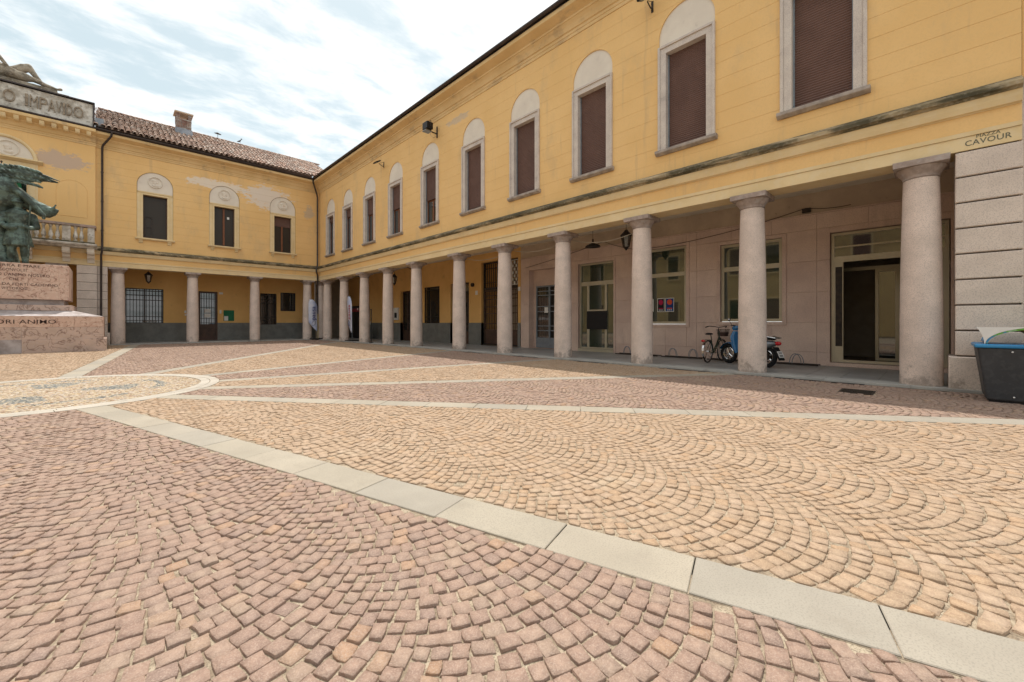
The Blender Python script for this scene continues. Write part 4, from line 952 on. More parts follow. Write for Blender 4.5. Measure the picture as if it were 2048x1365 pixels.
# ground floor pier and column
pr=MB(); pr.box(FX,-1.30,-.17,32.02,32.9,0,4.36); pp=pr.build('rusticated_pier',mat('deep_joint_mortar',(.16,.13,.11)),BT)
for k in range(8):
    z0=.70+k*.4575
    for a,b,n1 in ((-1.32,-.56,.10),(-.55,-.15,-.02)):
        s=MB(); s.bevbox(Fr((0,31.95,0),(1,0,0),(0,-1,0)),a,b,-.9,n1,z0,z0+.4575-.018,.008); s.build('stone_block',m_gran2,pp)
s=MB(); s.bevbox(Fr((0,31.95,0),(1,0,0),(0,-1,0)),-1.40,-.05,-.95,.14,0,.69,.015); s.build('plinth_block',m_gran2,pp)
for x in (-2.05,-5.4): make_column(x,32.3,BT)
mb=MB(); mb.quad((-12,35,0),(-1.4,35,0),(-1.4,35,5),(-12,35,5),m_yin); mb.quad((-12,32.6,4.97),(-1.3,32.6,4.97),(-1.3,35,4.97),(-12,35,4.97),m_ceil); mb.build('porch_wall',None,BT)
mb=MB(); mb.box(FX,-12,-1.4,31.95,35,-.02,.045); mb.build('porch_floor',m_floor,BT)
# parapet with raised letters
mb=MB(); mb.box(FX,-12,-.72,31.75,32.5,11.80,13.02); mb.box(FX,-.72,-.66,31.70,32.55,11.80,13.06,m_gutter); pa=mb.build('parapet',m_parap,BT)
MATS_=None
pa.data.materials.clear(); pa.data.materials.append(m_parap); pa.data.materials.append(m_gutter)
for p in pa.data.polygons: p.material_index=1 if p.center.x+ORG['town_hall'].x>-.725 and abs(p.center.x+ORG['town_hall'].x+.69)<.04 else 0
mb=MB(); mb.box(FX,-12,-.64,31.65,32.6,13.06,13.12); mb.build('parapet_capping',m_gutter,pa)
FP=Fr((0,31.75,0),(1,0,0),(0,-1,0))
for ch,u,wd in (('T',-4.25,.36),('O',-3.60,.40),('I',-3.04,.10),('M',-2.80,.27),('P',-2.48,.27),('A',-2.20,.26),('V',-1.955,.2),('I',-1.77,.07),('D',-1.58,.2),('O',-1.25,.36)):
    text(ch,.80,FP,u,.03,12.12,m_letter,pa,'raised_letter',.035,1,align='CENTER',bold=.0,fit=(wd,.60))
mb=MB(); mb.box(FX,-.62,-.30,31.5,31.9,11.83,12.30); mb.build('roof_flashing_box',m_galv,BT)
mb=MB(); mb.quad((-12,32.5,12.9),(-.66,32.5,12.9),(-.66,38,14.7),(-12,38,14.7)); mb.build('roof',m_tileu,BT)
mb=MB(); mb.tube([(.02,31.36,11.66),(-.0,31.40,11.45),(-.33,31.85,10.98),(-.36,31.93,10.85),(-.36,31.93,5.5),(-.36,31.66,5.2),(-.40,31.68,4.95),(-.40,31.80,4.7),(-.40,31.80,1.6)],.05,8)
for z in (6.3,7.9,9.5): mb.tube([(-.36,31.93,z),(-.36,31.93,z+.04)],.065,8)
dp=mb.build('downpipe',m_gutter,BT,smooth=True); mb=MB(); mb.tube([(-.40,31.80,.05),(-.40,31.80,1.6)],.06,8); mb.build('pipe_foot',MATS['ochre_pipe_guard'],dp,smooth=True)

# ------------------------------------------------------------ reclining stone figure on the parapet
def seg_loft(mb,pts,seg=12,flat=1.0):
    """pts: (pos, radius) joined as tapered limb"""
    P=[Vector(p) for p,_ in pts]; R=[r for _,r in pts]
    fine=[];fr=[]
    for i in range(len(P)-1):
        for k in range(4):
            t=k/4; fine.append(P[i].lerp(P[i+1],t)); fr.append(R[i]+(R[i+1]-R[i])*(t*t*(3-2*t)))
    fine.append(P[-1]); fr.append(R[-1]); mb.tube(fine,fr,seg)
    mb.ell(P[0],(R[0],)*3,10,8); mb.ell(P[-1],(R[-1],)*3,10,8)
    for p,r in pts[1:-1]: mb.ell(p,(r*1.0,)*3,10,8)
figbase=empty('reclining_stone_figure',(-2.9,32.6,13.12),'weathered stone nude reclining with one knee raised on top of the lettered parapet','statue')
mb=MB(); mb.box(FX,-7.5,-1.62,32.25,32.85,13.12,13.36); mb.box(FX,-7.5,-2.05,32.3,32.8,13.36,13.52)
mb.build('stone_base',m_stonefig,figbase)
mb=MB(); y=32.55
seg_loft(mb,[((-4.75,y,14.95),.20),((-4.45,y,14.45),.33),((-4.15,y,14.05),.27),((-3.75,y,13.82),.30)])
seg_loft(mb,[((-4.75,y,15.0),.12),((-4.8,y-.02,15.22),.12)]); mb.ell((-4.82,y,15.42),(.17,.19,.22))
seg_loft(mb,[((-3.75,y-.12,13.82),.25),((-3.2,y-.15,13.78),.22),((-2.85,y-.12,13.78),.13),((-2.45,y-.1,13.66),.10),((-2.05,y-.1,13.60),.065),((-1.92,y-.1,13.66),.07)])
seg_loft(mb,[((-3.75,y+.15,13.88),.24),((-3.25,y+.2,14.35),.21),((-3.08,y+.2,14.50),.15),((-2.80,y+.18,14.05),.115),((-2.55,y+.15,13.68),.08),((-2.35,y+.15,13.60),.07)])
seg_loft(mb,[((-4.6,y-.25,14.75),.12),((-4.15,y-.32,14.55),.09),((-4.0,y-.33,14.45),.09),((-3.68,y-.3,14.0),.07),((-3.5,y-.3,13.95),.06)])
seg_loft(mb,[((-4.75,y+.25,14.8),.12),((-5.1,y+.3,14.2),.09),((-5.2,y+.2,13.7),.08)])
remeshed(mb,'figure',m_stonefig,figbase,.035,.012,5,3)

# ------------------------------------------------------------ war memorial
MY=26.0
FM=Fr((0,MY,0),(1,0,0),(0,-1,0))
MO=empty('war_memorial_pedestal',(-3.1,MY+2.4,0),'stepped pedestal of pink veined marble with carved inscriptions under the bronze soldiers','monument')
def blk(x0,x1,y0,y1,z0,z1,m,nm='marble_block',par=MO,b=.006):
    s=MB(); V=[(x0,y0,z0),(x1,y0,z0),(x1,y1,z0),(x0,y1,z0),(x0,y0,z1-b),(x1,y0,z1-b),(x1,y1,z1-b),(x0,y1,z1-b),(x0+b,y0+b,z1),(x1-b,y0+b,z1),(x1-b,y1-b,z1),(x0+b,y1-b,z1)]
    s.add(V,[(0,3,2,1),(0,1,5,4),(1,2,6,5),(2,3,7,6),(3,0,4,7),(4,5,9,8),(5,6,10,9),(6,7,11,10),(7,4,8,11),(8,9,10,11)]); return s.build(nm,m,par)
E0,E1=-6.0,-.20; D=5.0
for x0,x1 in ((E0-.05,-4.4),(-4.4,-2.62),(-2.62,E1+.05)): blk(x0+.002,x1-.002,MY-.05,MY+1.2,0,.55,m_mgrey if x0<-4 else m_marble2)
blk(E0-.05,E1+.05,MY+1.202,MY+D,0,.55,m_marble2)
for x0,x1 in ((E0,-4.0),(-4.0,-2.62),(-2.62,E1-.05)): blk(x0+.002,x1-.002,MY-.02,MY+1.2,.552,1.065,m_marble2)
for x0,x1 in ((E0,-3.5),(-3.5,-1.15),(-1.15,E1-.05)): blk(x0+.002,x1-.002,MY-.02,MY+1.2,1.069,1.53,m_marble)
blk(E0,E1-.05,MY+1.202,MY+D-.02,.552,1.53,m_marble)
s=MB(); V=[(E0,MY-.02,1.532),(E1-.05,MY-.02,1.532),(E1-.05,MY+D-.02,1.532),(E0,MY+D-.02,1.532),(E0+.95,MY+.9,1.78),(E1-1.0,MY+.9,1.78),(E1-1.0,MY+D-.95,1.78),(E0+.95,MY+D-.95,1.78)]
s.hexa(V); s.build('sloping_course',m_mgrey,MO)
UX0,UX1,UY0,UY1=-4.95,-1.24,MY+.85,MY+D-.9
blk(UX0,UX1,UY0,UY1,1.782,2.02,m_marble2)
blk(UX0+.28,UX1-.28,UY0+.28,UY1-.28,2.022,2.25,m_mgrey)
UZ0,UZ1=2.26,3.78
blk(UX0+.12,-1.66,UY0+.12,UY1-.5,UZ0,UZ1,m_marble,b=.01); blk(-1.656,UX1-.12,UY0+.12,UY1-.5,UZ0,UZ1,m_marble,b=.01)
FT2=Fr((0,UY0+.12,0),(1,0,0),(0,-1,0)); uc=-2.62
for t_,z,x1,wd,h in (('CIELO E TERRA E MARE',3.66,-2.20,2.0,.115),('SCONVOLTI',3.48,-2.59,.72,.115),('HA SCONVOLTO L’ANIMO NOSTRO',3.28,-1.93,2.5,.115),('CHE',3.09,-2.80,.26,.11),('IMPUGNAMMO DA FORTI CADEMMO',2.88,-1.69,2.7,.11),('VITTORIOSI',2.70,-2.57,.70,.105)):
    text(t_,.2,FT2,x1-wd,.002,z-h/2,m_ink,MO,'inscription',.002,1,fit=(wd,h))
f=MB(); f.box(FT2,-3.08,-2.74,.0005,.004,2.58,2.595); f.build('inscription_rule',m_ink,MO)
text('MEMORI ANIMO',.3,Fr((0,MY-.02,0),(1,0,0),(0,-1,0)),-3.93,.002,1.21,m_ink,MO,'inscription',.003,1,bold=.001,fit=(2.25,.17))
# bronze group
SZ=UZ1; SY=UY0+.75
SO=empty('bronze_soldier',(-2.72,SY,SZ),'green bronze soldier in greatcoat and helmet standing at the front of the pedestal','statue')
def body():
    mb=MB(); x=-2.88; y=SY
    def rg(z,a,b,dx=0,dy=0,fold=0): return ((x+dx,y+dy,z),(a,0,0),(0,b,0))
    mb.loft([rg(SZ+.78,.40,.30),rg(SZ+.95,.41,.31),rg(SZ+1.3,.36,.27),rg(SZ+1.62,.31,.23),rg(SZ+1.9,.36,.26),rg(SZ+2.15,.40,.27),rg(SZ+2.3,.30,.22),rg(SZ+2.38,.16,.15)],20)
    for s_ in (-1,1): seg_loft(mb,[((x+.17*s_,y,SZ+1.0),.17),((x+.19*s_,y-.03,SZ+.5),.14),((x+.20*s_,y,SZ+.12),.10)]); seg_loft(mb,[((x+.20*s_,y+.08,SZ+.09),.11),((x+.24*s_,y-.28,SZ+.07),.085)])
    seg_loft(mb,[((x,y,SZ+2.3),.12),((x,y-.02,SZ+2.5),.12)]); mb.ell((x,y-.03,SZ+2.62),(.15,.18,.20),14,10)
    mb.loft([((x,y-.03,SZ+2.62),(.24,0,0),(0,.27,0)),((x,y-.03,SZ+2.68),(.20,0,0),(0,.23,0)),((x,y-.02,SZ+2.8),(.17,0,0),(0,.2,0)),((x,y-.02,SZ+2.88),(.06,0,0),(0,.07,0))],16)
    mb.ell((x,y-.2,SZ+2.58),(.03,.05,.06))
    seg_loft(mb,[((x-.40,y,SZ+2.1),.14),((x-.5,y-.08,SZ+1.7),.12),((x-.25,y-.32,SZ+1.5),.10),((x-.05,y-.36,SZ+1.52),.08)])
    seg_loft(mb,[((x+.40,y,SZ+2.1),.15),((x+.52,y-.05,SZ+1.65),.13),((x+.36,y-.30,SZ+1.55),.10),((x+.22,y-.34,SZ+1.6),.08)])
    for k in range(11):   # hanging coat folds
        a=math.pi*(k/10)*1.0; fx=x+.40*math.cos(a); fy=y-.30*math.sin(a)
        seg_loft(mb,[((x+.27*math.cos(a),y-.2*math.sin(a),SZ+1.6),.035),((fx,fy,SZ+.82),.06)],6)
    mb.loft([((x,y,SZ+1.58),(.37,0,0),(0,.28,0)),((x,y,SZ+1.68),(.37,0,0),(0,.28,0))],20)
    return mb
remeshed(body(),'figure',m_bronze,SO,.022,.010,6,2)
r=MB(); r.tube([(-2.56,SY-.38,SZ+.25),(-2.55,SY-.36,SZ+1.6),(-2.50,SY-.3,SZ+2.7)],.028,6); r.build('rifle',m_bronze,SO,smooth=True)
# winged figure bending forward behind the soldier
WO=empty('bronze_winged_figure',(-3.0,SY+.9,SZ),'green bronze winged draped figure sweeping forward behind the soldier with one wing spread','statue')
yw=27.8
UP=[(-3.9,7.5),(-3.4,7.31),(-3.13,7.27),(-2.85,7.14),(-2.57,6.87),(-2.35,6.68),(-2.06,6.53),(-1.86,6.46),(-1.72,6.37)]
LO=[(-3.9,5.6),(-3.4,6.0),(-3.13,6.15),(-2.71,6.25),(-2.47,6.12),(-2.28,5.98),(-1.98,5.97),(-1.82,6.10),(-1.72,6.28)]
mb=MB()
mb.loft([(((a[0]+b[0])/2,yw+.05,(a[1]+b[1])/2),((a[0]-b[0])/2,0,(a[1]-b[1])/2),(0,w,0)) for a,b,w in zip(UP,LO,(.5,.5,.45,.42,.36,.28,.2,.15,.05))],18)
seg_loft(mb,[((-3.15,yw-.35,7.1),.17),((-2.75,yw-.42,6.75),.14),((-2.5,yw-.45,6.45),.11),((-2.22,yw-.45,6.12),.08),((-2.14,yw-.45,5.98),.09),((-2.13,yw-.45,5.84),.06)])
for k in range(8):   # drapery folds running along the body to the foot
    t=k/7; P=[]
    for q in range(2,9):
        a,b=UP[q],LO[q]; u=.12+.75*t; P.append(((a[0]+(b[0]-a[0])*u,yw-.02-(.42-.05*q)*math.sin(math.pi*(.15+.7*t)),a[1]+(b[1]-a[1])*u),.055-.004*q))
    seg_loft(mb,P,6)
seg_loft(mb,[((-1.9,yw-.1,6.36),.06),((-1.80,yw-.1,6.56),.035)],6)
mb.loft([((-3.45,yw+.2,SZ+.02),(.6,0,0),(0,.45,0)),((-3.5,yw+.2,SZ+1.2),(.45,0,0),(0,.4,0)),((-3.6,yw+.1,SZ+2.6),(.5,0,0),(0,.45,0))],16)
mb.ell((-3.35,yw-.2,7.0),(.5,.35,.5)); 
remeshed(mb,'figure',m_bronze,WO,.024,.012,5,2)
mb=MB()
out=[(-3.9,7.55),(-3.4,7.87),(-3.13,8.03),(-2.85,8.08),(-2.57,8.04),(-2.35,7.94),(-2.13,7.82),(-1.9,7.69),(-1.72,7.63)]
low=[(-3.9,7.1),(-3.4,7.22),(-3.13,7.35),(-2.85,7.47),(-2.64,7.50),(-2.42,7.48),(-2.2,7.50),(-1.93,7.54),(-1.74,7.58)]
mb.loft([(((a[0]+b[0])/2,yw-.25*math.sin(i/8*3),(a[1]+b[1])/2),((a[0]-b[0])/2+.001,0,(a[1]-b[1])/2*.95),(0,.17-.016*i,0)) for i,(a,b) in enumerate(zip(out,low))],14)
remeshed(mb,'wing',m_bronze,WO,.020,.008,7,1)
mb=MB()
for i in range(7):   # long primaries bundled towards the tip
    x1=-1.66-.13*i; z1=7.63-.035*i; x0=-3.0-.05*i; z0_=7.90-.09*i; yy=yw-.26+.012*i
    mb.loft([((x0,yy,z0_),(.02,0,.05),(0,.02,0)),((x0+(x1-x0)*.3,yy-.03,z0_+(z1-z0_)*.25+.03),(.01,0,.065),(0,.03,0)),((x0+(x1-x0)*.7,yy-.01,z0_+(z1-z0_)*.65+.02),(.01,0,.055),(0,.025,0)),((x1,yy,z1),(.005,0,.012),(0,.008,0))],8)
for r in range(4):   # covert feathers in overlapping rows
    for k in range(12):
        x=-3.75+k*.145+r*.05; z=7.72-r*.15+.22*math.sin((x+3.9)*1.5)-.05*r
        if x>-2.2: continue
        mb.loft([((x-.10,yw-.33+.03*r,z+.05),(.0,0,.03),(0,.015,0)),((x,yw-.36+.03*r,z),(.01,0,.065),(0,.03,0)),((x+.13,yw-.33+.03*r,z-.05),(.0,0,.03),(0,.012,0))],8)
mb.build('wing_feathers',m_bronze,WO,smooth=True)

# ------------------------------------------------------------ lamps, wires and small fittings
def floodlight(F,u,z,kind,label):
    e=empty('floodlight',F.p(u,0,z),label,'floodlight','floodlights on the long facade')
    if kind==0:
        b=MB(); b.box(F,u-.03,u+.03,0,.04,z-.30,z+.22); b.tube([F.p(u,.04,z-.12),F.p(u,.25,z-.12),F.p(u+.05,.40,z-.06)],.03,6); b.build('wall_bracket',m_iron,e)
        h=MB(); h.box(Fr(F.p(u+.05,.50,z+.05),F.u,F.n),-.20,.20,-.16,.16,-.10,.20); h.build('housing',m_black,e)
        h=MB(); h.box(Fr(F.p(u+.05,.50,z-.03),F.u,F.n),-.17,.17,-.13,.20,-.13,-.10); h.build('lens',m_lampg,e)
        y_=MB(); y_.tube([F.p(u-.18,.50,z+.05),F.p(u-.22,.50,z+.28),F.p(u+.05,.50,z+.34),F.p(u+.30,.50,z+.28),F.p(u+.28,.50,z+.05)],.014,6); y_.build('yoke',m_iron,e)
        c=MB(); c.tube([F.p(u+.0,.42,z-.1),F.p(u+.02,.36,z-.30),F.p(u,.2,z-.35),F.p(u,.05,z-.2)],.008,5); c.build('cable',m_cable,e)
    else:
        b=MB(); b.tube([F.p(u,0,z-.12),F.p(u,.12,z-.12),F.p(u,.30,z-.04)],.018,6); b.box(F,u-.03,u+.03,0,.02,z-.2,z+.12); b.tube([F.p(u,0,z+.12),F.p(u,.30,z-.02)],.008,5); b.build('wall_bracket',m_iron,e)
        rot=Matrix.Rotation(.5,3,F.u); FF=Fr(F.p(u,.42,z+.02),F.u,rot@F.n if (rot@F.n).z<0 else Matrix.Rotation(-.5,3,F.u)@F.n)
        up=FF.u.cross(FF.n); 
        h=MB(); 
        def bx(u0,u1,n0,n1,z0,z1,mm):
            P=[(u0,n0,z0),(u1,n0,z0),(u1,n1,z0),(u0,n1,z0),(u0,n0,z1),(u1,n0,z1),(u1,n1,z1),(u0,n1,z1)]; sg=1 if up.z>0 else -1
            mm.hexa([FF.o+FF.u*a+FF.n*b_+up*sg*c for a,b_,c in P])
        bx(-.19,.19,-.15,.15,-.03,.03,h); h.build('housing',m_black,e); h=MB(); bx(-.16,.16,-.12,.12,-.036,-.031,h); h.build('lens',m_galv,e)
    return e
m_cable=mat('pale_cable',(.45,.40,.32),rough=.6)
floodlight(FR,16.5,10.33,0,'black round floodlight on a bracket above the gap between the fifth and sixth windows')
floodlight(FR,21.85,10.25,1,'small flat grey floodlight on the long facade furthest from the camera')
floodlight(FR,5.65,10.32,1,'flat floodlight near the top edge between the two nearest arched windows')
def lantern(x,y,z,label,side=None):
    e=empty('hanging_lantern',(x,y,z),label,'lantern','wrought iron lanterns in the arcade')
    c=MB(); c.tube([(x,y,z+.10),(x,y,4.96)],.010,6); c.build('chain',m_iron,e)
    s=MB(); s.lathe((x,y,z),[(.05,.10),(.07,.06),(.20,-.08),(.21,-.11),(.17,-.11)],6); s.lathe((x,y,z),[(.10,-.52),(.11,-.50),(.06,-.56),(.02,-.62)],6)
    for k in range(6):
        a=math.pi*k/3; s.tube([(x+.18*math.cos(a),y+.18*math.sin(a),z-.11),(x+.105*math.cos(a),y+.105*math.sin(a),z-.51)],.010,5)
    s.build('lantern_frame',m_iron,e)
    g=MB(); g.lathe((x,y,z),[(.165,-.12),(.095,-.50)],6); g.build('lantern_glass',m_lampg,e); return e
lantern(13.0,7.60,4.42,'wrought iron lantern hanging behind the third nearest column of the long arcade')
lantern(12.9,24.0,4.25,'wrought iron lantern hanging in the far part of the long arcade')
lantern(1.63,33.6,4.27,'wrought iron lantern hanging in the end wing over the barred window')
def sconce(F,u,z,label):
    e=empty('wall_lamp',F.p(u,0,z),label,'lamp'); b=MB(); b.tube([F.p(u,0,z),F.p(u,.2,z+.12),F.p(u,.4,z+.05),F.p(u,.45,z-.05)],.016,6); b.build('bracket',m_iron,e); s=MB(); s.lathe(F.p(u,.45,z-.2),[(.15,0),(.12,.06),(.05,.14),(.02,.16)],10); s.build('shade',m_iron,e)
e=empty('pendant_lamp',(13.0,9.0,4.3),'dark flat pendant lamp hanging on wires in front of the glazed shop door','lamp'); s=MB(); s.lathe((13.0,9.0,4.10),[(.27,0),(.25,.05),(.12,.12),(.04,.15),(.03,.3)],14,sy=1.1); s.build('shade',m_iron,e)
c=MB(); c.tube([(13.0,9.0,4.4),(13.0,9.0,4.96)],.01,5); c.build('cord',m_iron,e)
for y,l in ((20.3,'small curved iron lamp bracket under the arcade near the sixth column from the corner'),(26.6,'small curved iron lamp bracket in the arcade close to the two far columns')):
    e=empty('lamp_bracket',(11.7,y,4.1),l,'bracket','iron brackets on the arcade beam'); b=MB(); b.tube([(11.67,y,4.30),(11.8,y,4.28),(11.98,y,4.2),(12.02,y,4.02),(12.0,y,3.85)],[.02,.02,.025,.05,.06],6); b.build('arm',m_iron,e)
# cables slung under the beam and along the wall
def cable(pts,sag,label,r=.012,m=None):
    P=[]
    for (a,b) in zip(pts,pts[1:]):
        a,b=Vector(a),Vector(b)
        for k in range(12): t=k/12; q=a.lerp(b,t); q.z-=4*sag*t*(1-t); P.append(q)
    P.append(Vector(pts[-1])); c=MB(); c.tube(P,r,5); return tag(c.build('cable',m or m_cable,None,smooth=True),label,'cable')
cable([(11.72,6.1,4.22),(11.72,9.1,4.22)],.28,'pale cable sagging between the third and fourth nearest columns')
cable([(11.72,9.1,4.22),(11.72,12.1,4.22)],.22,'pale cable sagging between the fourth and fifth nearest columns')
cable([(11.72,12.1,4.2),(11.72,15.1,4.2)],.2,'pale cable sagging between the fifth and sixth nearest columns')
cable([(14.34,1.6,4.45),(14.34,2.6,4.55),(14.34,5.6,4.1),(14.34,8.0,4.05)],.05,'thin dark wire running along the stone wall above the shop windows',.009,m_iron)
cable([(14.34,8.0,4.05),(14.34,9.4,4.55),(14.34,13.8,3.9)],.04,'thin dark wire peaking above the glazed shop door',.009,m_iron)
j=MB(); j.box(FRI,2.5,2.7,0,.06,4.42,4.55); tag(j.build('junction_box',m_iron),'small rusty junction box on the wall between the open doorway and the next window','junction box')
j=MB(); j.tube([FRI.p(17.9,0,3.35),FRI.p(17.9,.10,3.35)],.11,12); tag(j.build('alarm_bell',m_iron,smooth=True),'round dark alarm bell on the ochre wall left of the tall iron gate','bell')
# notices and plates on the walls
def plate(F,u,z,w,h,m,label,cat,nm,n=.012,t=.012,parts=None):
    b=MB(); b.box(F,u-w/2,u+w/2,n-t+.001,n+.001,z-h/2,z+h/2); return tag(b.build(nm,m),label,cat)
plate(FRI,17.6,2.9,.20,.22,m_paper,'small white house number plate on the ochre wall left of the gate','plate','number_plate')
plate(FRI,14.29,2.92,.16,.20,m_paper,'small white house number plate on the narrow ochre strip right of the gate','plate','number_plate')
e=empty('intercom_panel',FRI.p(26.45,0,1.9),'white intercom and mail panel on the ochre wall left of a far wooden door','intercom'); b=MB(); b.box(FRI,26.1,26.8,0,.10,1.45,2.3); b.build('housing',m_paper,e); b=MB(); b.box(FRI,26.25,26.6,.101,.106,1.6,1.95); b.build('screen',m_black,e)
e=empty('notice_board',FWI.p(5.98,0,1.75),'green notice board with a small white sheet on the end wing wall','notice board'); b=MB(); b.box(FWI,5.67,6.29,0,.04,1.38,2.14); b.build('board',m_green,e); b=MB(); b.box(FWI,5.70,5.93,.041,.045,1.40,1.72); b.build('sheet',m_paper,e)
b=MB(); rectframe(b,FWI,9.29,10.32,2.16,3.56,.05,0,.06); e=empty('display_case',FWI.p(9.8,0,2.85),'dark glass display case on the end wing wall near the corner','display case'); b.build('case_frame',m_black,e); b=MB(); b.box(FWI,9.34,10.27,0,.04,2.21,3.51); b.build('glass',m_glass,e)
plate(FWI,5.52,3.32,.22,.14,m_paper,'small white plate beside the panelled door of the end wing','plate','name_plate')
plate(FWI,3.55,1.98,.10,.18,m_paper,'small white plate left of the second wing column, upper one','plate','name_plate'); plate(FWI,3.60,1.78,.16,.10,m_paper,'small white plate left of the second wing column, lower one','plate','name_plate')
b=MB(); b.box(FWI,5.44,5.54,0,.05,1.9,2.15); tag(b.build('doorbell_panel',m_paper),'pale doorbell panel between the panelled door and the green notice board','doorbell')
# posters inside the shop window
FG=Fr((14.4+.105,0,0),(0,1,0),(-1,0,0))
for u,w,h,c1,c2,l in ((7.42,.17,.46,(.7,.7,.66),(.05,.05,.05),'narrow black and white poster, leftmost in the shop window'),(7.05,.27,.50,(.02,.015,.02),(.5,.02,.08),'black poster with pink print in the middle of the shop window'),(6.72,.32,.50,(.02,.06,.22),(.75,.10,.04),'blue poster with a red and orange top, rightmost in the shop window')):
    e=empty('poster',FG.p(u,0,1.9),l,'poster','posters in the shop window'); b=MB(); b.box(FG,u-w/2,u+w/2,.0,.006,1.9-h/2,1.9+h/2); b.build('sheet',m_paper,e)
    b=MB(); b.box(FG,u-w/2+.018,u+w/2-.018,.0065,.008,1.9-h/2+.02,1.9+h/2-.02); b.build('print_ground',mat('print_%d'%int(u*100),c1),e)
    b=MB(); cc=mat('print2_%d'%int(u*100),c2); 
    b.ell(FG.p(u,.008,1.9+h*.2),(.004,w*.33,h*.2),10,6); b.box(FG,u-w*.3,u+w*.3,.0085,.0095,1.9-h*.28,1.9-h*.22); b.build('print_figure',cc,e)
    b=MB()
    for k in (-1,0,1): b.box(FG,u+k*w*.2-.02,u+k*w*.2+.02,.0085,.0098,1.9-h*.40,1.9-h*.33)
    b.build('print_dots',m_paper,e)
# drains
for i,(y0,y1) in enumerate(((1.0,2.6),(4.0,5.3),(7.0,8.3),(9.9,11.2),(13.0,14.2))):
    e=empty('channel_drain',(10.86,(y0+y1)/2,0),'narrow dark slot drain along the arcade kerb, number %s bay from the corner pier'%('first second third fourth fifth'.split()[i]),'drain','slot drains along the arcade kerb')
    b=MB(); b.box(FX,10.80,10.92,y0,y1,-.02,.0035,m_black); b.build('slot',None,e); b=MB()
    b.box(FX,10.79,10.80,y0,y1,-.02,.006); b.box(FX,10.92,10.93,y0,y1,-.02,.006)
    k=y0+.06
    while k<y1: b.box(FX,10.80,10.92,k,k+.015,-.0,.006); k+=.12
    b.build('frame',m_iron,e)
e=empty('storm_drain',(9.72,1.0,0),'rectangular cast iron drain cover with a dark opening in the shaded red cobbles','drain')
b=MB(); b.box(FX,9.47,9.97,.78,1.22,-.04,-.02); b.build('sump',m_gutter,e)
b=MB(); b.box(FX,9.44,9.48,.76,1.24,-.04,.004); b.box(FX,9.96,10.0,.76,1.24,-.04,.004); b.box(FX,9.48,9.96,.76,.79,-.04,.003); b.box(FX,9.48,9.96,1.21,1.24,-.04,.003)
for k in range(8): b.box(FX,9.52+k*.055,9.545+k*.055,.79,1.21,-.03,.002)
b.build('grate',m_iron,e)
# bird, dish
e=empty('pigeon',(6.98,36.75,14.90),'small dark pigeon perched on the ridge of the end wing roof','bird')
b=MB(); b.loft([((6.80,36.75,14.93),(0,.02,0),(0,0,.02)),((6.9,36.75,14.97),(0,.06,0),(0,0,.06)),((7.0,36.75,15.03),(0,.075,0),(0,0,.08)),((7.06,36.75,15.12),(0,.04,0),(0,0,.05))],8); b.ell((7.08,36.75,15.19),(.045,.04,.045)); b.tube([(7.11,36.75,15.19),(7.16,36.75,15.18)],[.012,.004],5); b.tube([(7.0,36.73,14.97),(7.0,36.73,14.88)],.007,4); b.tube([(7.0,36.77,14.97),(7.0,36.77,14.88)],.007,4)
b.build('body',mat('pigeon_grey',(.08,.085,.10)),e,smooth=True)
e=empty('roof_aerial',(5.55,36.4,14.75),'small dark aerial lying just above the ridge right of the chimney','aerial'); b=MB(); b.tube([(5.55,36.4,14.6),(5.55,36.4,15.0)],.015,5); b.loft([((5.3,36.4,15.0),(.02,0,0),(0,.02,.01)),((5.5,36.4,15.02),(.02,0,.05),(0,.16,.01)),((5.75,36.4,14.98),(.02,0,.02),(0,.06,.0))],8); b.build('dish',m_iron,e)

# ------------------------------------------------------------ bicycle, scooter, racks
def wheel(mb_t,mb_r,c,ax,R,rt,m=None,spokes=14):
    c=Vector(c); ax=Vector(ax).normalized(); up=Vector((0,0,1)); t=up.cross(ax).normalized()
    mb_t.tube([c+(t*math.cos(a)+up*math.sin(a))*(R-rt) for a in [2*math.pi*k/28 for k in range(28)]],rt,8,closed=True)
    mb_r.tube([c+(t*math.cos(a)+up*math.sin(a))*(R-rt*2.2) for a in [2*math.pi*k/28 for k in range(28)]],rt*.55,6,closed=True)
    mb_r.tube([c-ax*.035,c+ax*.035],.022,8)
    for k in range(spokes):
        a=2*math.pi*k/spokes; mb_r.tube([c+ax*(.02 if k%2 else -.02),c+(t*math.cos(a)+up*math.sin(a))*(R-rt*2.3)],.0022,4)
bx,by=12.86,4.78
d=Vector((1,-.03,0)).normalized(); ax=Vector((-d.y,d.x,0)); O=Vector((bx,by,.045))
def bp(u,z,w=0): return O+d*u+ax*w+Vector((0,0,z))
BK=empty('bicycle',O,'dark green city bicycle with a front basket and red rear light parked at the wall','bicycle')
R=.345
for nm,u in (('rear_wheel',0.),('front_wheel',1.06)):
    t=MB(); r=MB(); wheel(t,r,bp(u,R),ax,R,.019); o=r.build(nm,m_chrome,BK,smooth=True); t.build('tyre',m_black,o,smooth=True)
m_bike=mat('dark_green_bicycle_paint',(.02,.05,.03),rough=.3,spec=.6)
f=MB(); f.tube([bp(.44,.28),bp(.30,.60),bp(.24,.80)],.015,8); f.tube([bp(.44,.28),bp(.62,.42),bp(.80,.66),bp(.86,.82)],.019,8); f.tube([bp(.42,.36),bp(.60,.50),bp(.82,.74)],.014,8)
for w in (-.05,.05): f.tube([bp(0,R,w),bp(.44,.28,w*.4)],.010,6); f.tube([bp(0,R,w),bp(.27,.66,w*.3)],.009,6); f.tube([bp(1.06,R,w),bp(1.02,.55,w),bp(.90,.74,w*.3)],.011,6)
f.tube([bp(.90,.70),bp(.83,.95)],.017,8); f.build('frame',m_bike,BK,smooth=True)
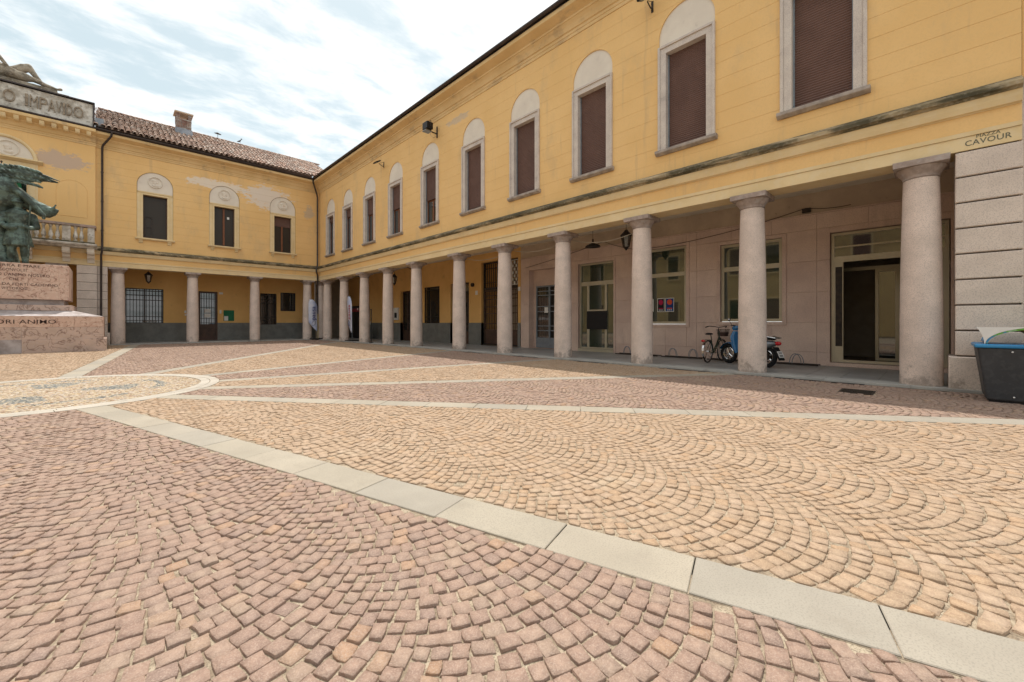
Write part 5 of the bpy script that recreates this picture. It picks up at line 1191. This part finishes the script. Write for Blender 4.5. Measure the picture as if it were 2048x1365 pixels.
f=MB(); f.tube([bp(.83,.95),bp(.82,1.06),bp(.84,1.08,.12),bp(.74,1.10,.26),bp(.60,1.07,.30)],.012,7); f.tube([bp(.82,1.06),bp(.84,1.08,-.12),bp(.74,1.10,-.26),bp(.60,1.07,-.30)],.012,7)
for w in (.30,-.30): f.tube([bp(.72,1.095,w*.9),bp(.58,1.065,w)],.018,8)
f.build('handlebar',m_black,BK,smooth=True)
f=MB(); f.loft([(bp(.02,.86),ax*.09,Vector((0,0,.02))),(bp(.10,.87),ax*.11,Vector((0,0,.035))),(bp(.22,.865),ax*.07,Vector((0,0,.03))),(bp(.32,.86),ax*.025,Vector((0,0,.02)))],12); f.tube([bp(.22,.85),bp(.25,.76)],.013,6); f.build('saddle',m_black,BK,smooth=True)
for nm,u,a0,a1 in (('rear_mudguard',0,20,200),('front_mudguard',1.06,40,175)):
    V=[];fs=[];n=14
    for k in range(n+1):
        a=R_(a0+(a1-a0)*k/n); 
        for w in (-.028,.028): V.append(bp(u+(R+.022)*math.cos(a),R+(R+.022)*math.sin(a),w))
    for k in range(n): fs.append((2*k,2*k+1,2*k+3,2*k+2))
    f=MB(); f.add(V,fs); f.build(nm,m_chrome,BK)
f=MB(); B0,B1=1.0,1.36
for z,sx in ((.78,.10),(.86,.115),(.94,.125),(1.0,.135)): f.tube([bp(B0+.02,z,-sx),bp(B1-.02+ (z-.78)*.1,z,-sx),bp(B1-.02+(z-.78)*.1,z,sx),bp(B0+.02,z,sx)],.005,5,closed=True)
for k in range(8):
    w=-.10+.2*k/7; f.tube([bp(B1-.02,.78,w),bp(B1,1.0,w*1.3)],.003,4); f.tube([bp(B0+.02,.78,w),bp(B0+.02,1.0,w*1.3)],.003,4); f.tube([bp(B0,.78,w),bp(B1-.02,.78,w)],.003,4)
for k in range(9):
    u=B0+.04*k+.02; f.tube([bp(u,.78,-.10),bp(u,1.0,-.135)],.003,4); f.tube([bp(u,.78,.10),bp(u,1.0,.135)],.003,4)
o=f.build('basket',m_iron,BK); f=MB(); f.hexa([bp(B0+.03,.785,-.095),bp(B1-.04,.785,-.095),bp(B1-.04,.785,.095),bp(B0+.03,.785,.095),bp(B0+.03,.90,-.115),bp(B1-.03,.90,-.115),bp(B1-.03,.90,.115),bp(B0+.03,.90,.115)]); f.build('basket_bag',mat('brown_bag',(.12,.07,.06)),o)
f=MB(); f.tube([bp(.44,.28,-.07),bp(.44,.28,.07)],.012,6); f.tube([bp(.44,.28,.07),bp(.52,.14,.08)],.009,6); f.tube([bp(.44,.28,-.07),bp(.36,.42,-.08)],.009,6); f.box(Fr(bp(.52,.14,.11),d,ax),-.045,.045,-.03,.03,-.01,.01); f.box(Fr(bp(.36,.42,-.11),d,ax),-.045,.045,-.03,.03,-.01,.01)
f.tube([bp(.44+.095*math.cos(2*math.pi*k/18),.28+.095*math.sin(2*math.pi*k/18),.05) for k in range(18)],.007,5,closed=True); f.build('crankset',m_iron,BK)
f=MB(); f.tube([bp(-.28,.70,-.05),bp(.25,.70,-.05)],.006,5); f.tube([bp(-.28,.70,.05),bp(.25,.70,.05)],.006,5); f.tube([bp(-.28,.70,-.05),bp(-.28,.70,.05)],.006,5); f.tube([bp(-.2,.70,.05),bp(0,R,.06)],.005,5); f.tube([bp(-.2,.70,-.05),bp(0,R,-.06)],.005,5); f.build('luggage_rack',m_chrome,BK)
f=MB(); f.ell(bp(-.33,.67),(.03,.06,.035),10,6); f.build('rear_light',m_red,BK,smooth=True)
f=MB(); f.ell(bp(.98,.70),(.05,.035,.035),10,6); f.build('headlight',m_chrome,BK,smooth=True)
f=MB(); f.tube([bp(.06,.28,.06),bp(.16,.02,.16)],.009,6); f.build('kickstand',m_iron,BK)
# scooter
sx_,sy_=12.66,3.16; d=Vector((.55,1.10,0)).normalized(); ax=Vector((-d.y,d.x,0)); O=Vector((sx_,sy_,.045))
SC=empty('motor_scooter',O,'blue motor scooter with white number plate parked half hidden behind the second column','scooter')
for nm,u,R in (('rear_wheel',0,.285),('front_wheel',1.28,.295)):
    t=MB(); r=MB(); wheel(t,r,bp(u,R),ax,R,.052,spokes=0)
    for k in range(5):
        a=2*math.pi*k/5; r.tube([bp(u,R),bp(u+math.cos(a)*.19,R+math.sin(a)*.19)],[.03,.018],6)
    o=r.build(nm,m_chrome,SC,smooth=True); t.build('tyre',m_black,o,smooth=True)
f=MB(); f.loft([(bp(-.28,.66),ax*.07,Vector((0,0,.03))),(bp(-.15,.64),ax*.14,Vector((0,0,.09))),(bp(.15,.60),ax*.17,Vector((0,0,.14))),(bp(.42,.52),ax*.16,Vector((0,0,.16))),(bp(.52,.40),ax*.10,Vector((0,0,.10)))],14); f.build('rear_bodywork',mat('silver_scooter_panel',(.28,.30,.33),rough=.35,metal=.5),SC,smooth=True)
f=MB(); f.loft([(bp(.45,.28),ax*.16,Vector((0,0,.05))),(bp(.70,.26),ax*.17,Vector((0,0,.04))),(bp(.92,.32),ax*.17,Vector((0,0,.06)))],12); f.build('footboard',m_black,SC,smooth=True)
f=MB(); f.loft([(bp(.90,.30),ax*.15,d*.05),(bp(.96,.55),ax*.23,d*.07),(bp(1.0,.80),ax*.24,d*.06),(bp(1.0,.96),ax*.14,d*.08)],14); f.loft([(bp(1.02,.98),ax*.10,d*.06),(bp(1.02,1.05),ax*.13,d*.11),(bp(1.0,1.12),ax*.09,d*.08)],12); f.build('leg_shield',m_bluep,SC,smooth=True)
V=[];fs=[]
for k in range(11):
    a=R_(20+150*k/10)
    for w,dz in ((-.07,-.03),(0,.0),(.07,-.03)): V.append(bp(1.28+(.34+dz)*math.cos(a),.295+(.34+dz)*math.sin(a),w))
for k in range(10):
    for j in (0,1): fs.append((3*k+j,3*k+j+1,3*k+3+j+1,3*k+3+j))
f=MB(); f.add(V,fs); f.build('front_mudguard',m_bluep,SC,smooth=True)
f=MB(); f.loft([(bp(-.18,.78),ax*.12,Vector((0,0,.04))),(bp(.1,.80),ax*.15,Vector((0,0,.05))),(bp(.45,.78),ax*.12,Vector((0,0,.05))),(bp(.58,.74),ax*.06,Vector((0,0,.03)))],12); f.build('seat',m_black,SC,smooth=True)
f=MB(); f.tube([bp(-.05,.84,.14),bp(-.32,.80,.10),bp(-.36,.80,0),bp(-.32,.80,-.10),bp(-.05,.84,-.14)],.016,6); f.box(Fr(bp(-.24,.80),d,ax),-.10,.10,-.09,.09,.0,.015); f.build('grab_rail',m_chrome,SC,smooth=True)
f=MB(); f.tube([bp(1.0,1.10),bp(.96,1.13,.16),bp(.88,1.12,.33)],.014,6); f.tube([bp(1.0,1.10),bp(.96,1.13,-.16),bp(.88,1.12,-.33)],.014,6); f.tube([bp(.96,1.12,.2),bp(.98,1.27,.30)],.006,5); f.tube([bp(.96,1.12,-.2),bp(.98,1.27,-.30)],.006,5); o=f.build('handlebar',m_black,SC,smooth=True)
for w in (.31,-.31): f=MB(); f.ell(bp(.98,1.30,w),(.05,.05,.04),10,6); f.build('mirror',m_chrome,o,smooth=True)
f=MB(); f.ell(bp(-.31,.66),(.05,.085,.055),12,8); f.build('tail_light',m_red,SC,smooth=True)
f=MB(); f.hexa([bp(-.26,.56,-.08),bp(-.22,.56,-.08),bp(-.22,.56,.08),bp(-.26,.56,.08),bp(-.44,.24,-.09),bp(-.41,.22,-.09),bp(-.41,.22,.09),bp(-.44,.24,.09)]); o=f.build('rear_mudguard',m_black,SC)
FPt=[bp(-.345,.46,-.085),bp(-.345,.46,.085),bp(-.430,.30,.085),bp(-.430,.30,-.085)]
f=MB(); f.hexa(FPt+[p-d*.006 for p in FPt]); o2=f.build('number_plate',m_white,SC)
f=MB()
for j,(ua,ub) in enumerate(((.12,.44),(.56,.88))):
    for k in range(3+j):
        w0=-.06+.12*k/(3+j)+.008; w1=w0+.018
        f.hexa([FPt[0].lerp(FPt[3],ua)+ax*(w0+.085)-d*.0068,FPt[0].lerp(FPt[3],ua)+ax*(w1+.085)-d*.0068,FPt[0].lerp(FPt[3],ub)+ax*(w1+.085)-d*.0068,FPt[0].lerp(FPt[3],ub)+ax*(w0+.085)-d*.0068]+[q-d*.0015 for q in (FPt[0].lerp(FPt[3],ua)+ax*(w0+.085)-d*.0068,FPt[0].lerp(FPt[3],ua)+ax*(w1+.085)-d*.0068,FPt[0].lerp(FPt[3],ub)+ax*(w1+.085)-d*.0068,FPt[0].lerp(FPt[3],ub)+ax*(w0+.085)-d*.0068)])
f.build('plate_characters',m_black,o2)
f=MB(); f.tube([bp(-.05,.25,-.12),bp(.25,.30,-.14),bp(.45,.28,-.12)],[.05,.05,.025],10); f.build('exhaust',m_chrome,SC,smooth=True)
f=MB(); f.box(Fr(bp(0.12,.30),d,ax),-.2,.25,-.10,.10,-.08,.14); f.build('engine_block',m_iron,SC)
# bicycle racks
def rack(y0,y1,n,label):
    e=empty('bicycle_rack',(14.1,(y0+y1)/2,.045),label,'bicycle rack','bicycle racks along the stone wall')
    for x in (14.22,13.92): b=MB(); b.box(FX,x-.02,x+.02,y0,y1,.055,.09); b.build('base_rail',m_iron,e)
    for k in range(n):
        yc=y0+(y1-y0)*(k+.5)/n
        for w in (-.04,.04):
            b=MB(); b.tube([(14.05+w*1.2,yc+.14*math.cos(math.pi*q/10)+w,.09+.27*math.sin(math.pi*q/10)) for q in range(11)],.010,6); b.build('hoop',m_galv,e,smooth=True)
rack(6.9,8.6,2,'low steel bicycle rack between the glazed door and the shop window with posters')
rack(5.35,6.75,2,'low steel bicycle rack under the shop window with posters, left of the bicycle')
rack(3.5,5.2,2,'low steel bicycle rack holding the bicycle and the scooter')
rack(2.25,3.3,1,'low steel bicycle rack right of the scooter, next to the open doorway')

# ------------------------------------------------------------ litter container at the right edge
BN=empty('waste_container',(10.3,-1.15,0),'tapered anthracite container with blue rim and arched printed lid beside the corner pier','waste container')
b=MB(); F0=Fr((10.35,-1.12,0),(0,1,0),(-1,0,0)); P=[]
for z,hu,hn in ((.03,.56,.40),(.86,.66,.47)): P+=[F0.p(-hu,-hn,z),F0.p(hu,-hn,z),F0.p(hu,hn,z),F0.p(-hu,hn,z)]
b.hexa(P); o=b.build('body',m_bin,BN)
md=o.modifiers.new('b','BEVEL'); md.width=.03; md.segments=3
b=MB(); b.box(F0,-.53,.53,-.37,.37,.0,.035); b.build('foot',m_black,BN)
b=MB(); b.box(F0,-.69,.69,-.50,.50,.855,.915); o=b.build('rim',m_blue,BN); md=o.modifiers.new('b','BEVEL'); md.width=.02; md.segments=2
n=16; V=[];fs=[]
for k in range(n+1):
    a=math.pi*k/n; u=.55*math.cos(a); z=.92+.235*math.sin(a)
    for nn in (.46,-.40): V+=[F0.p(u,nn,z),F0.p(u*1.05,nn,z+.03)]
for k in range(n): q=4*k; fs+=[(q,q+4,q+6,q+2),(q+1,q+3,q+7,q+5),(q,q+1,q+5,q+4),(q+2,q+6,q+7,q+3)]
m_lid=mat('blue_green_printed_lid',(.05,.25,.5),(.15,.42,.06),scale=2.6,rough=.35,lo=.48,hi=.56,stain=((.55,.65,.72),2.0,.55,.8))
b=MB(); b.add(V,fs); b.build('lid_arch',m_lid,BN,smooth=True)
V=[];fs=[];n=14
for sd in (1,-1):
    b0=len(V)
    for k in range(n+1):
        a=math.pi/2*k/n; u=.575*math.cos(a); z=.92+.262*math.sin(a)
        V+=[F0.p(sd*u,.462,z),F0.p(sd*(.62+.06*(z-.92)/.27),.462,z) if False else F0.p(sd*(.585+.09*((z-.92)/.27)**2),.462,z),F0.p(sd*u,.47,z),F0.p(sd*(.585+.09*((z-.92)/.27)**2),.47,z)]
    for k in range(n): q=b0+4*k; fs+=[(q,q+1,q+5,q+4),(q+2,q+6,q+7,q+3),(q+1,q+3,q+7,q+5)]
    q=b0+4*n; fs+=[(q,q+1,q+3,q+2)]
b=MB(); b.add(V,fs); b.build('white_side_panel',m_white,BN)
for u,z in ((.30,.80),(-.30,.80),(.28,.10)): b=MB(); b.ell(F0.p(u,.47 if z>.5 else .412,z),(.008,.012,.012),8,6); b.build('rivet',m_white,BN)
b=MB(); b.tube([F0.p(-.05,.0,.93),F0.p(-.05,.0,1.15)],.03,8); b.loft([(F0.p(-.1,0,.95),(0,.2,0),(.3,0,0)),(F0.p(-.05,0,1.02),(0,.08,0),(.15,0,0)),(F0.p(.0,0,1.14),(0,.25,0),(.25,0,0))],12); b.build('inner_hopper',mat('dull_yellow_hopper',(.35,.26,.08)),BN,smooth=True)

# ------------------------------------------------------------ feather flags, vending machine, stand
def feather(F,u0,H,z0,w,label,txt,c1,rev,lean=0):
    e=empty('feather_flag',F.p(u0,0,.05),label,'feather flag'); s=-1 if rev else 1
    b=MB(); b.box(F,u0-.45,u0+.45,-.3,.3,.05,.11) ; b.build('base_plate',m_black,e)
    b=MB(); b.tube([F.p(u0,0,.1),F.p(u0-.02*s,0,1.2),F.p(u0-.05*s,0,2.2),F.p(u0-.15*s,0,H-.2),F.p(u0-(w*.5)*s,0,H)],.014,6); b.build('pole',m_galv,e)
    n=14; L=[];Rr=[]
    for k in range(n+1):
        t=k/n; z=z0+(H-z0)*t
        a=w*min(1,(t/.28))**.8*(1.0 if t<.8 else math.sqrt(max(0.0,1-((t-.8)/.2)**2*.35)))
        e0=0 if t<.75 else (w*.55*((t-.75)/.25)**2)
        Rr.append((u0-e0*s-.015*s,z)); L.append((u0-(a+ .03)*s - (w*.12*t)*s,z+.02*math.sin(t*9)))
    V=[];fs=[]
    for (a,b2) in zip(L,Rr): V+=[F.p(a[0],.012+.03*math.sin(a[1]*3),a[1]),F.p((a[0]+b2[0])/2,.012+.05*math.sin(a[1]*3+.8),(a[1]+b2[1])/2),F.p(b2[0],.012,b2[1])]
    for k in range(n):
        for j in (0,1): fs.append((3*k+j,3*k+j+1,3*k+4+j,3*k+3+j))
    b=MB(); b.add(V,fs); o=b.build('banner',m_flag,e,smooth=True); md=o.modifiers.new('s','SOLIDIFY'); md.thickness=.006
    text(txt,.42,F,u0-(w*.30)*s,.075,z0+(H-z0)*.36,c1,e,'banner_lettering',.002,F_du(F),rot=math.pi/2,bold=.004,fit=None)
    r=MB(); cu,cz=u0-w*.5*s,z0+(H-z0)*.26; r.tube([F.p(cu+.12*math.cos(a)+.05*math.sin(a),.085,cz+.19*math.sin(a)) for a in [2*math.pi*k/16 for k in range(16)]],.012,5,closed=True); r.build('banner_emblem',m_flagb,e)
def F_du(F): return 1 if F.u.x>.5 else -1
m_flag=mat('white_banner_cloth',(.66,.66,.72),(.42,.48,.68),scale=1.6,rough=.8); m_flagb=mat('dark_blue_print',(.03,.04,.16)); m_flagr=mat('red_print',(.45,.05,.06))
feather(Fr((0,31.75,0),(1,0,0),(0,-1,0)),10.88,2.95,.62,.55,'white feather flag with dark blue lettering standing in the inner corner of the square','pausa',m_flagb,False)
feather(Fr((11.35,0,0),(0,1,0),(-1,0,0)),26.75,3.0,.60,.62,'white feather flag with red lettering standing between two columns of the long arcade','pausa',m_flagr,True)
VM=empty('vending_machine',(13.9,31.8,.05),'black vending machine with a red top band standing in the far arcade','vending machine')
b=MB(); b.box(FRI,30.6,33.0,.05,.85,.08,2.55); b.build('cabinet',m_black,VM); b=MB(); b.box(FRI,30.65,32.95,.851,.86,2.1,2.35); b.build('red_band',mat('dull_red_panel',(.22,.03,.04)),VM); b=MB(); b.box(FRI,31.6,32.9,.851,.858,.5,2.0); b.build('glass_front',m_glass,VM); b=MB(); b.ell(FRI.p(30.9,.86,2.3),(.02,.09,.09),10,6); b.build('round_sign',m_paper,VM)
ST=empty('planter_stand',(13.6,29.5,.05),'low stand with a pale green printed panel beside the vending machine','display stand')
b=MB(); b.box(Fr((13.6,29.5,0),(0,1,0),(-1,0,0)),-.5,.5,-.2,.2,.06,.62); b.build('base',m_dado,ST); b=MB(); b.box(Fr((13.6,29.5,0),(0,1,0),(-1,0,0)),-.48,.48,.2,.215,.62,1.1); b.build('printed_panel',m_lgreen,ST); b=MB(); b.box(Fr((13.6,29.5,0),(0,1,0),(-1,0,0)),-.42,.42,-.1,.1,1.12,1.36); b.build('top_board',m_paper,ST)
PO=empty('barrier_post',(11.1,23.45,.05),'thin black barrier post standing left of the fourth far column','post'); b=MB(); b.tube([(11.1,23.45,.05),(11.1,23.45,2.0)],.028,8); b.build('pole',m_black,PO); b=MB(); b.lathe((11.1,23.45,.05),[(.14,0),(.14,.02),(.04,.05)],14); b.build('base',m_black,PO); b=MB(); b.ell((11.1,23.45,2.03),(.045,.045,.05),8,6); b.build('cap',m_black,PO)

# ------------------------------------------------------------ buildings across the square (seen only as reflections and bounce)
FO=Fr((-17,0,0),(0,1,0),(1,0,0))
BO=empty('opposite_building',(-20,18,0),'plain ochre building across the square behind the left edge of the view','building')
b=MB(); b.box(FX,-26,-17,-8,44,0,11.2); b.build('wall',m_obw,BO); b=MB(); b.box(FX,-26.5,-16.4,-8.4,44.4,11.2,11.5); b.build('eaves',m_cornice,BO)
for k in range(15):
    u=-5.5+3.3*k
    for z0 in (1.0,6.2):
        f=MB(); rectframe(f,FO,u-.75,u+.75,z0-.15,z0+2.75,.15,.0,.06); o=f.build('window',m_cream,BO); g=MB(); g.box(FO,u-.6,u+.6,.0,.02,z0,z0+2.6); g.build('pane',m_glass if (k+int(z0))%3 else m_shut,o)
# ------------------------------------------------------------ flags on the balcony behind the bronze group
def hung_flag(x,y,z,label,cols,w):
    e=empty('flag',(x,y,z),label,'flag','flags on the balcony'); p=MB(); p.tube([(x,y+.5,z-1.9),(x,y,z+.35)],.018,6); p.ell((x,y,z+.38),(.04,.04,.05),8,6); p.build('flagpole',m_iron,e)
    for k,c in enumerate(cols):
        V=[];fs=[];n=8
        for i in range(n+1):
            t=i/n
            for j in (0,1): u=(k+j)*w/len(cols); V.append((x+.03+u*(.6+.2*t),y+.06*math.sin(u*14+t*3)+.35*t,z+.1-t*1.5-.2*u))
        for i in range(n): fs.append((2*i,2*i+1,2*i+3,2*i+2))
        f=MB(); f.add(V,fs); o=f.build('cloth_band',c,e,smooth=True); md=o.modifiers.new('s','SOLIDIFY'); md.thickness=.008
hung_flag(-3.75,31.0,8.55,'green white and red flag hanging on the balcony behind the bronze wing',[mat('flag_red',(.5,.03,.03)),m_white,m_green],.85)
hung_flag(-4.1,30.8,8.0,'deep blue flag hanging on the balcony at the very left edge',[mat('flag_blue',(.03,.03,.20))],.6)
